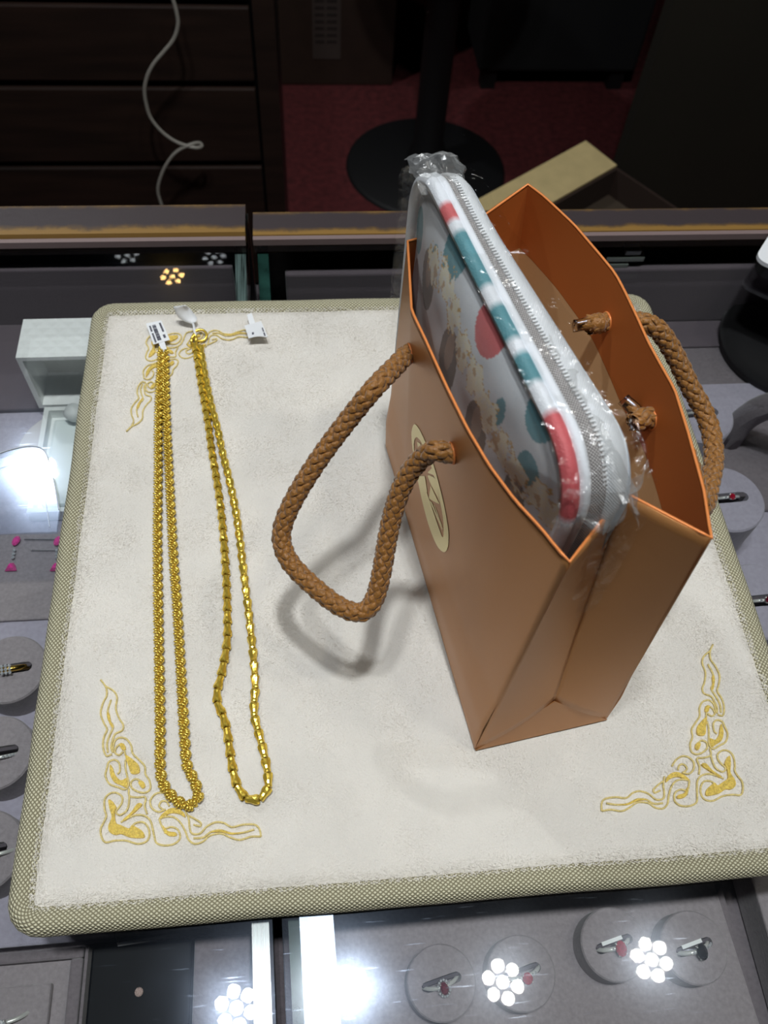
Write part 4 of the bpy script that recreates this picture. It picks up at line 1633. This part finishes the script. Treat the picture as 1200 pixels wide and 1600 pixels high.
def outline(n, inset=0.0, zt=0.0):
    """front outline of the pouch, from bottom left over the top to bottom right"""
    pts = [(PS0 + inset, PZ0)]
    r = PR - inset
    for k in range(13):
        a = PI - PI / 2 * k / 12
        pts.append((PS0 + PR + r * math.cos(a), PZ1 + zt - PR + r * math.sin(a)))
    for k in range(13):
        a = PI / 2 - PI / 2 * k / 12
        pts.append((PS1 - PR + r * math.cos(a), PZ1 + zt - PR + r * math.sin(a)))
    pts.append((PS1 - inset, PZ0))
    v = resample([Vector((a, 0, b)) for a, b in pts], n)
    return [(p.x, p.z) for p in v]


pouch = thing('zip_pouch', 'white zip pouch with printed front standing inside the copper bag', 'pouch', tuple(pz(0.067, 0.012, PZ0)))
TEAL, ROSE, MAROON, CREAM, TAUPE, GREY = s2l((96, 150, 160)), s2l((206, 104, 106)), s2l((140, 74, 70)), s2l((240, 234, 208)), s2l((116, 108, 100)), s2l((216, 220, 224))
GOLD = s2l((206, 168, 92))


def to_sz(px, py):
    P_ = at_plane(px, py, A0_ + DN * 0.003, DN)
    return ((P_ - A0_).dot(DU), P_.z)


def blob(px, py, rs, rz, col, ang=0.0):
    s, z = to_sz(px, py)
    return (s, z, rs, rz, col, ang)


PRINT = [
    blob(716, 392, 0.0085, 0.0105, TEAL), blob(775, 508, 0.0095, 0.0105, ROSE), blob(851, 640, 0.0085, 0.0115, TEAL), blob(838, 732, 0.0060, 0.0065, TEAL),
    blob(680, 435, 0.0085, 0.0130, TAUPE), blob(648, 460, 0.007, 0.018, MAROON), blob(723, 560, 0.0085, 0.0150, TAUPE), blob(765, 672, 0.0085, 0.0150, TAUPE),
    blob(815, 770, 0.006, 0.010, TAUPE), blob(690, 400, 0.003, 0.005, TEAL), blob(800, 640, 0.003, 0.006, TEAL), blob(655, 360, 0.006, 0.010, TEAL), blob(700, 640, 0.007, 0.012, MAROON),
]
CR = [to_sz(*q) for q in ((690, 415), (712, 440), (728, 490), (745, 545), (765, 590), (785, 640), (800, 690), (822, 735), (848, 775), (858, 800))]


def pcol(s, z):
    n1 = noise.noise(Vector((s * 260, z * 260, 0.3)))
    n2 = noise.noise(Vector((s * 700, z * 700, 2.3)))
    col = GREY
    for (bs_, bz, rs, rz, c, a) in PRINT:
        if ((s - bs_) / rs) ** 2 + ((z - bz) / rz) ** 2 < 1:
            col = c
            if c is TAUPE and ((s - bs_) / (rs * .42)) ** 2 + ((z - bz - rz * .35) / (rz * .6)) ** 2 < 1:
                col = s2l((160, 140, 124))
    # band of pale blossom along the diagonal
    dmin = min(math.hypot(s - a, (z - b) * 1.0) for a, b in CR)
    edge = 0.0062 + 0.0036 * n1 + 0.0022 * n2
    if dmin < edge:
        col = CREAM
        if n2 > 0.25:
            col = s2l((236, 234, 222))
        if n1 < -0.3:
            col = s2l((206, 178, 138))
    elif dmin < edge + 0.0006 and n1 > -0.2:
        col = GOLD
    return col


def front(u, v):
    ol = FO[round(u * (len(FO) - 1))]
    # rows contract toward the base line
    s, z = ol
    cs, cz = 0.0673, PZ0
    ss = cs + (s - cs) * v
    zz = cz + (z - cz) * v if True else z
    puff = 0.0022 * (1 - v ** 4)
    return ss, zz, puff


FO = outline(121)
# regular grid clipped to the outline keeps the print sharp
mb = MB()
NS, NZ = 220, 150
vsl, fsl, csl = [], [], []
def clampin(s, z):
    top = PZ1
    if s < PS0 + PR:
        d = PR - (s - PS0); top = PZ1 - PR + math.sqrt(max(0, PR * PR - d * d))
    if s > PS1 - PR:
        d = PR - (PS1 - s); top = PZ1 - PR + math.sqrt(max(0, PR * PR - d * d))
    return min(z, top)


for j in range(NZ + 1):
    for i in range(NS + 1):
        s = PS0 + (PS1 - PS0) * i / NS
        z0_ = PZ0 if j == 0 else 0.09 + (PZ1 - 0.09) * (j - 1) / (NZ - 1)
        z = clampin(s, z0_)
        e = min(s - PS0, PS1 - s, clampin(s, 1) - z)
        vsl.append(pz(s, face_off(s, z, e) + 0.0005 * noise.noise(Vector((s * 70, z * 70, 0))), z))
        csl.append(pcol(s, z))
for j in range(NZ):
    for i in range(NS):
        a = j * (NS + 1) + i
        fsl.append((a, a + 1, a + NS + 2, a + NS + 1))
mb.add(vsl, fsl, None, csl)
m_print = mat('printed_satin', (200, 200, 200), 0.45, attr='tone', bump=0.15, bscale=2000, sheen=0.2)
mb.build('front_face', m_print, pouch, smooth=True)

m_white = mat('white_twill', (232, 236, 242), 0.6, bump=0.25, bscale=1800, sheen=0.2)
m_pipe = mat('printed_piping', (230, 234, 240), 0.5, attr='tone', bump=0.35, bscale=1800, stretch=(1, 1, 1))
m_gtape = weave_mat('grey_zip_tape', (118, 112, 112), (226, 222, 220), 0.0011, 0.0011, 0.6, 0.7, True)
m_wmesh = weave_mat('white_mesh_tape', (226, 231, 238), (252, 254, 255), 0.0011, 0.0011, 0.5, 0.5, True, 0.2)
m_zip = mat('white_zip_teeth', (236, 238, 240), 0.3)
m_gap = mat('dark_seam', (60, 58, 64), 0.9)

NO = 160
ol = outline(NO)
# piping with patches of the print; positions measured along the seam
piph = []
for (s, z) in ol:
    q = proj(pz(s, 0.0035, z))
    piph.append(q)


def pipe_col(i):
    s, z = ol[i]
    x, y = piph[i]
    W_ = s2l((232, 236, 242))
    if z < 0.1:
        return W_
    for (ya, yb, c) in ((322, 350, ROSE), (366, 452, TEAL), (480, 532, TEAL), (560, 602, TEAL), (650, 800, s2l((206, 96, 100)))):
        if ya < y < yb and x > 672:
            if c[0] > 0.3 and y > 700 and noise.noise(Vector((s * 500, z * 500, 4))) > 0.12:
                return s2l((240, 228, 228))
            return c
    return W_


MB().tube([pz(s, 0.0040, z) for s, z in ol], 0.0027, 10, cols=[pipe_col(i) for i in range(NO)]).build('piping', m_pipe, pouch, smooth=True)
MB().tube([pz(s, taper(s, 0.0083), z + 0.0008) for s, z in ol], 0.0019, 8).build('inner_piping', m_white, pouch, smooth=True)


def band(o0, o1, dz0, dz1, crown, name, M_, n=8, inset=0.0, ol_=None, parent=None):
    oo = ol_ or ol
    pts = []
    vs, fs, uvs = [], [], []
    s_acc = 0
    prev = None
    for i, (s, z) in enumerate(oo):
        # outward normal of the outline in the face plane
        a, b = oo[max(0, i - 1)], oo[min(len(oo) - 1, i + 1)]
        tx, tz = b[0] - a[0], b[1] - a[1]
        L = math.hypot(tx, tz)
        nx, nz = -tz / L, tx / L
        if prev:
            s_acc += math.hypot(s - prev[0], z - prev[1])
        prev = (s, z)
        for k in range(n + 1):
            f = k / n
            h = dz0 + (dz1 - dz0) * f + crown * math.sin(PI * f)
            vs.append(pz(s + nx * h, taper(s, o0 + (o1 - o0) * f), z + nz * h))
            uvs.append((s_acc, f * (o1 - o0) * 1.2))
    for i in range(len(oo) - 1):
        for k in range(n):
            a = i * (n + 1) + k
            fs.append((a, a + n + 1, a + n + 2, a + 1))
    return MB().add(vs, fs, uvs).build(name, M_, parent or pouch, smooth=True)


band(0.0035, 0.0115, -0.0012, -0.0012, 0.0, 'seam_strip', m_gap, 4)
band(0.0100, 0.0150, -0.0006, 0.0014, 0.0006, 'zip_tape', m_gtape, 4)
band(0.0148, 0.0252, 0.0010, -0.0030, 0.0020, 'rear_gusset', m_wmesh, 10)
# zip teeth: one row of small moulded teeth
mb = MB()
tl = resample([pz(s, taper(s, 0.0150), z + 0.0016) for s, z in ol if z > 0.10], 190)
fr = frames(tl, up=DN)
for i, p in enumerate(tl):
    T, A, B = fr[i]
    Mx = Matrix((T, A, B)).transposed().to_4x4()
    Mx.translation = p
    mb.box(-0.00028, 0.00028, -0.0011, 0.0006, -0.0005, 0.0005, Mx)
mb.build('zip_teeth', m_zip, pouch, kind='stuff')
# back face
MB().add([pz(s, taper(s, 0.0245), z - 0.002) for s, z in ol], [tuple(range(NO))[::-1]]).build('back_face', m_white, pouch)

def film_mat(name='cellophane', refl=0.055, rough=0.12, milky=0.0):
    M = bpy.data.materials.new(name)
    M.use_nodes = True
    nt = M.node_tree
    for n in list(nt.nodes):
        nt.nodes.remove(n)
    out = nt.nodes.new('ShaderNodeOutputMaterial')
    tr = nt.nodes.new('ShaderNodeBsdfTransparent')
    tr.inputs[0].default_value = (0.99, 0.99, 0.985, 1)
    gl = nt.nodes.new('ShaderNodeBsdfGlossy')
    gl.inputs['Roughness'].default_value = rough
    mx = nt.nodes.new('ShaderNodeMixShader')
    mx.inputs[0].default_value = refl
    tc = nt.nodes.new('ShaderNodeTexCoord')
    n = nt.nodes.new('ShaderNodeTexNoise')
    n.inputs['Scale'].default_value = 95
    n.inputs['Detail'].default_value = 4
    n.inputs['Distortion'].default_value = 1.2
    nt.links.new(tc.outputs['Object'], n.inputs['Vector'])
    bp = nt.nodes.new('ShaderNodeBump')
    bp.inputs['Strength'].default_value = 0.8
    bp.inputs['Distance'].default_value = 0.004
    nt.links.new(n.outputs['Fac'], bp.inputs['Height'])
    nt.links.new(bp.outputs['Normal'], gl.inputs['Normal'])
    nt.links.new(tr.outputs[0], mx.inputs[1])
    nt.links.new(gl.outputs[0], mx.inputs[2])
    last = mx
    if milky > 0:
        df = nt.nodes.new('ShaderNodeBsdfDiffuse')
        df.inputs[0].default_value = (0.8, 0.82, 0.83, 1)
        m3 = nt.nodes.new('ShaderNodeMixShader')
        m3.inputs[0].default_value = milky
        nt.links.new(mx.outputs[0], m3.inputs[1])
        nt.links.new(df.outputs[0], m3.inputs[2])
        last = m3
    nt.links.new(last.outputs[0], out.inputs[0])
    return M


# crumpled clear wrapper round the pouch
m_cello = film_mat()
m_cello2 = film_mat('crinkled_cellophane', 0.14, 0.3, 0.14)
wrap = thing('plastic_wrapper', 'crinkled clear plastic wrapper around the zip pouch', 'wrapper', tuple(pz(0.067, 0.012, 0.004)))


def crumple(p, amt):
    return Vector((noise.noise(p * 130), noise.noise(p * 130 + Vector((7, 3, 1))), noise.noise(p * 130 + Vector((2, 8, 5))))) * amt


WS0, WS1, WZ1 = PS0 - 0.0035, PS1 + 0.0035, PZ1 + 0.0045
wol = []
for (s, z) in outline(120):
    # push the outline outward, more at the loose top left and right corners
    cs, cz = 0.067, 0.12
    k = 0.0030
    if s < 0.012 and z > 0.155:
        k = 0.0065
    if s > 0.118 and z < 0.168:
        k = 0.0065
    d = Vector((s - cs, z - cz)).normalized() if z > 0.1 else Vector((1 if s > cs else -1, 0))
    wol.append((s + d.x * k, z + d.y * k))
wol = [w_ for w_ in wol if w_[1] > 0.075]


def wband(o0, o1, n, amt, name, seed):
    vs, fs = [], []
    for i, (s, z) in enumerate(wol):
        for k in range(n + 1):
            f = k / n
            p = pz(s, taper(s, o0 + (o1 - o0) * f), z)
            e = 0.4 + 0.6 * math.sin(PI * f)
            vs.append(p + crumple(p + Vector((seed, 0, 0)), amt * e))
    for i in range(len(wol) - 1):
        for k in range(n):
            a = i * (n + 1) + k
            fs.append((a, a + n + 1, a + n + 2, a + 1))
    return MB().add(vs, fs).build(name, m_cello, wrap, smooth=True)


wband(-0.0008, 0.0285, 26, 0.0030, 'top_film', 0)


def wface(o, name, amt):
    vs, fs = [], []
    n = 26
    for i, (s, z) in enumerate(wol):
        for k in range(n + 1):
            f = k / n
            s2, z2 = 0.067 + (s - 0.067) * (1 - f), 0.078 + (z - 0.078) * (1 - f)
            e2_ = min(s2 - PS0, PS1 - s2, PZ1 - z2)
            p = pz(s2, face_off(s2, z2, e2_) - 0.0058 * math.exp(-max(0, e2_) / 0.004) - 0.0010, z2)
            vs.append(p + crumple(p * 0.35, amt) * min(1, 4 * f + .2))
    for i in range(len(wol) - 1):
        for k in range(n):
            a = i * (n + 1) + k
            fs.append((a, a + 1, a + n + 2, a + n + 1))
    return MB().add(vs, fs).build(name, m_cello, wrap, smooth=True)


wface(-0.0008, 'front_film', 0.0012)
# loose puckered end of film by the near corner
vs, fs = [], []
c0 = pz(0.143, 0.016, 0.150)
for i in range(15):
    for j in range(13):
        u, v = i / 14, j / 12
        p = pz(0.139 + 0.008 * math.sin(PI * u) * (1 - v * 0.5), 0.001 + 0.024 * u, 0.153 + 0.018 * v)
        vs.append(p + crumple(p * 1.3, 0.0030))
for i in range(14):
    for j in range(12):
        a = i * 13 + j
        fs.append((a, a + 13, a + 14, a + 1))
MB().add(vs, fs).build('puckered_end', m_cello2, wrap, smooth=False)
# crinkled side of the film over the rear of the pouch at the near end
vs, fs = [], []
for i in range(25):
    for j in range(15):
        u, v = i / 24, j / 14
        ss = 0.088 + 0.058 * u
        p = pz(ss, taper(ss, 0.0145 + 0.0145 * v), 0.1765 - 0.022 * v * v - 0.030 * max(0, u - 0.62) ** 1.3)
        vs.append(p + crumple(p * 1.5, 0.0024))
for i in range(24):
    for j in range(14):
        a = i * 15 + j
        fs.append((a, a + 15, a + 16, a + 1))
MB().add(vs, fs).build('crinkled_side', m_cello2, wrap, smooth=False)
# small tuft of film at the top left
vs, fs = [], []
for i in range(13):
    for j in range(9):
        u, v = i / 12, j / 8
        p = pz(-0.008 + 0.020 * v, -0.001 + 0.019 * u, 0.172 + 0.0075 * math.sin(PI * v) * math.sin(PI * (0.1 + 0.8 * u)))
        vs.append(p + crumple(p * 1.6, 0.0026))
for i in range(12):
    for j in range(8):
        a = i * 9 + j
        fs.append((a, a + 9, a + 10, a + 1))
MB().add(vs, fs).build('film_tuft', m_cello2, wrap, smooth=False)

# ---------------------------------------------------------------- scale at the right edge
sc0 = at(1176, 384, 0.002)
sx, sy = sc0.x, sc0.y
t = thing('jewellery_scale', 'white topped black digital scale at the right edge of the photo', 'scale', (sx + 0.07, sy + 0.02, ZG))
Ms = Matrix.Translation((sx + 0.062, sy - 0.004, 0)) @ Matrix.Rotation(PI / 4 + 0.12, 4, 'Z')


def rrect(hw, r, n=6):
    pts = []
    for (cx, cy, a0) in ((hw - r, hw - r, 0), (-hw + r, hw - r, PI / 2), (-hw + r, -hw + r, PI), (hw - r, -hw + r, 3 * PI / 2)):
        for k in range(n + 1):
            a = a0 + PI / 2 * k / n
            pts.append((cx + r * math.cos(a), cy + r * math.sin(a)))
    return pts


MB().prism(rrect(0.046, 0.008), -0.0008, 0.002, Ms).build('weighing_plate', mat('white_enamel', (245, 247, 250), 0.3), t, bevel=0.001)
MB().prism(rrect(0.044, 0.010), ZG + 0.0003, -0.0010, Ms).build('body', mat('black_plastic', (16, 16, 18), 0.4), t, bevel=0.001)

# ---------------------------------------------------------------- dim shop behind the counter
m_cab = mat('brown_drawer_wood', (40, 26, 20), 0.55, var=0.4, vscale=7, stretch=(1, 8, 10))
t = thing('wooden_cabinet', 'dark brown wooden drawer cabinet behind the left counter', 'cabinet', (-0.5, 1.2, ZF))
yc = 1.0
xr = at_y(400, 150, yc).x
xs = at_y(470, 150, yc + 0.3).x
MB().box(-1.6, xr + 0.028, yc + 0.012, yc + 0.5, ZF, 0.1).build('carcass', m_dark, t)
zl_ = [0.06, at_y(200, 3, yc).z, at_y(200, 133, yc).z, at_y(200, 258, yc).z, -0.60, -0.75, ZF + 0.06]
for a, b in zip(zl_[:-1], zl_[1:]):
    MB().box(-1.6, xr, yc, yc + 0.0115, b + 0.005, a - 0.005).build('drawer_front', m_cab, t, bevel=0.002)
MB().box(xr + 0.004, xr + 0.030, yc - 0.004, yc + 0.0115, ZF, 0.1).build('corner_post', m_cab, t)
# white cable hanging in front of it
cpx_ = [(262, -40), (268, -10), (276, 20), (278, 40), (271, 62), (255, 82), (240, 100), (230, 120), (226, 142), (229, 165), (236, 185), (252, 205), (272, 220), (292, 228), (308, 231), (316, 228), (310, 223), (295, 227), (275, 238), (260, 257), (250, 280), (247, 300), (254, 325), (262, 350), (262, 420)]
tag(MB().tube(spline([at_y(x, y, 0.955 + (0.008 if 14 < i < 17 else 0)) for i, (x, y) in enumerate(cpx_)], 160), 0.0024, 8).build('hanging_cable', mat('white_cable', (160, 155, 146), 0.5), None, smooth=True),
    'thin white cable hanging with a kink in front of the dark cabinet', 'cable')

# pedestal stool
sc_ = at(665, 262, ZF)
t = thing('pedestal_stool', 'black pedestal stool on a round base on the red carpet', 'stool', tuple(sc_))
m_blk = mat('black_metal', (20, 20, 22), 0.6)
MB().lathe([(0.0, 0.012), (0.192, 0.010), (0.200, 0.006), (0.202, 0.0)], 48, Matrix.Translation(sc_)).build('round_base', m_blk, t, smooth=True)
MB().lathe([(0.05, 0.012), (0.045, 0.05), (0.036, 0.08), (0.036, 0.42), (0.045, 0.43), (0.045, 0.62)], 24, Matrix.Translation(sc_)).build('column', m_blk, t, smooth=True)
MB().lathe([(0.0, 0.62), (0.17, 0.62), (0.185, 0.64), (0.185, 0.68), (0.17, 0.70), (0.0, 0.705)], 32, Matrix.Translation(sc_)).build('seat', m_blk, t, smooth=True)

# carton with a printed label behind the cabinet corner
bk = at(488, 140, ZF)
t = thing('brown_carton', 'tall dim brown carton with paper label left of the stool', 'carton', (bk.x + 0.12, bk.y + 0.2, ZF))
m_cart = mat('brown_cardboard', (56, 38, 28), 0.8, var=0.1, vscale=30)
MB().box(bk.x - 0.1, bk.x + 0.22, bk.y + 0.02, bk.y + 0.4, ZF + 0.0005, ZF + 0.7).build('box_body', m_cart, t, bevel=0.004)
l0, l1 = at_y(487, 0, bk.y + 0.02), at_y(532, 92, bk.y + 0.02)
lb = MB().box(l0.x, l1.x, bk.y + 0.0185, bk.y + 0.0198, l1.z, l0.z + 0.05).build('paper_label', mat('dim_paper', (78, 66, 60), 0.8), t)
mb = MB()
for k in range(9):
    z = l0.z + 0.03 - k * 0.017
    for (f0, f1) in ((0.1, 0.42), (0.5, 0.86)):
        mb.box(l0.x + (l1.x - l0.x) * f0, l0.x + (l1.x - l0.x) * f1, bk.y + 0.0178, bk.y + 0.0184, z, z + 0.007)
mb.build('printed_lines', mat('dim_ink', (50, 40, 36), 0.8), lb)

# second dim carton / dark chair shapes right of the stool
kx = at(800, 120, ZF)
t = thing('black_armchair', 'black skirted armchair in the dark beyond the stool', 'chair', (kx.x + 0.15, kx.y + 0.1, ZF))
m_cl = mat('black_fabric', (18, 18, 20), 0.9)
cx, cy = kx.x + 0.12, kx.y + 0.12
MB().box(cx - 0.24, cx + 0.2, cy - 0.2, cy + 0.2, ZF + 0.06, ZF + 0.40).build('skirted_base', m_cl, t, bevel=0.01)
MB().box(cx - 0.23, cx + 0.19, cy - 0.19, cy + 0.16, ZF + 0.402, ZF + 0.48).build('seat', m_cl, t, bevel=0.02)
MB().box(cx - 0.24, cx + 0.2, cy + 0.17, cy + 0.24, ZF + 0.482, ZF + 0.95).build('backrest', m_cl, t, bevel=0.02)
for dx in (-0.2, 0.16):
    for dy in (-0.16, 0.16):
        MB().box(cx + dx - 0.02, cx + dx + 0.02, cy + dy - 0.02, cy + dy + 0.02, ZF + 0.0005, ZF + 0.0595).build('leg', m_blk, t)

# open cardboard box close behind the counter
zq = -0.52
a_, b_, c_ = at(932, 237, zq), at(963, 261, zq), at(1044, 318, zq)
d_ = at(862, 319, zq)
t = thing('open_carton', 'open tan cardboard box just behind the right rail', 'box', (b_.x, b_.y - 0.1, ZF))
m_tan = mat('tan_cardboard', (214, 192, 138), 0.8, var=0.08, vscale=30)
m_tand = mat('brown_box_inside', (52, 36, 28), 0.85)
e1 = (d_ - b_); e1.z = 0
e2 = (c_ - b_); e2.z = 0
e1n = e1.normalized()
e2n = Vector((-e1n.y, e1n.x, 0))
if e2n.dot(e2) < 0:
    e2n = -e2n
W1, W2 = 0.34, 0.30
Hh = 0.30


def wallbox(p, u_, w_, L_, T_, h0, h1, M_, name):
    q = [p, p + u_ * L_, p + u_ * L_ + w_ * T_, p + w_ * T_]
    mb = MB()
    vs = [Vector((v.x, v.y, h0)) for v in q] + [Vector((v.x, v.y, h1)) for v in q]
    mb.add(vs, [(0, 3, 2, 1), (4, 5, 6, 7), (0, 1, 5, 4), (1, 2, 6, 5), (2, 3, 7, 6), (3, 0, 4, 7)])
    return mb.build(name, M_, t)


zb0 = ZF + 0.0005
wallbox(b_, e1n, e2n, W1, 0.005, zb0, zq, m_tand, 'box_wall')
wallbox(b_ + e2n * 0.0052, e2n, e1n, W2, 0.005, zb0, zq, m_tand, 'box_wall')
wallbox(b_ + e1n * (W1 - 0.005) + e2n * 0.0052, e2n, e1n, W2, 0.005, zb0, zq, m_tand, 'box_wall')
wallbox(b_ + e2n * (W2 + 0.0054), e1n, e2n, W1, 0.005, zb0, zq, m_tand, 'box_wall')
wallbox(b_ + e1n * 0.006 + e2n * 0.006, e1n, e2n, W1 - 0.012, W2 - 0.012, zb0 + 0.12, zq - 0.05, mat('packed_brown_paper', (74, 62, 50), 0.9), 'packing_paper')
fl = [b_, b_ + e1n * W1, b_ + e1n * W1 - e2n * 0.075 + Vector((0, 0, 0.006)), b_ - e2n * 0.075 + Vector((0, 0, 0.006))]
fl = [v + Vector((0, 0, 0.002)) for v in fl]
MB().add(fl, [(0, 1, 2, 3)]).build('top_flap', m_tan, t, solid=0.004)

# large dim panel at right
t = thing('display_board', 'large dim olive board standing behind the right counter', 'board', (1.3, 1.6, ZF))
pa = at(965, 235, -0.6)
MB().box(0.80, 1.9, 1.45, 1.49, ZF + 0.0005, 0.25).build('board_panel', mat('olive_board', (40, 36, 27), 0.8, var=0.15, vscale=4), t)
for x in (0.9, 1.8):
    MB().box(x - 0.03, x + 0.03, 1.491, 1.65, ZF + 0.0005, ZF + 0.06).build('foot', m_blk, t)
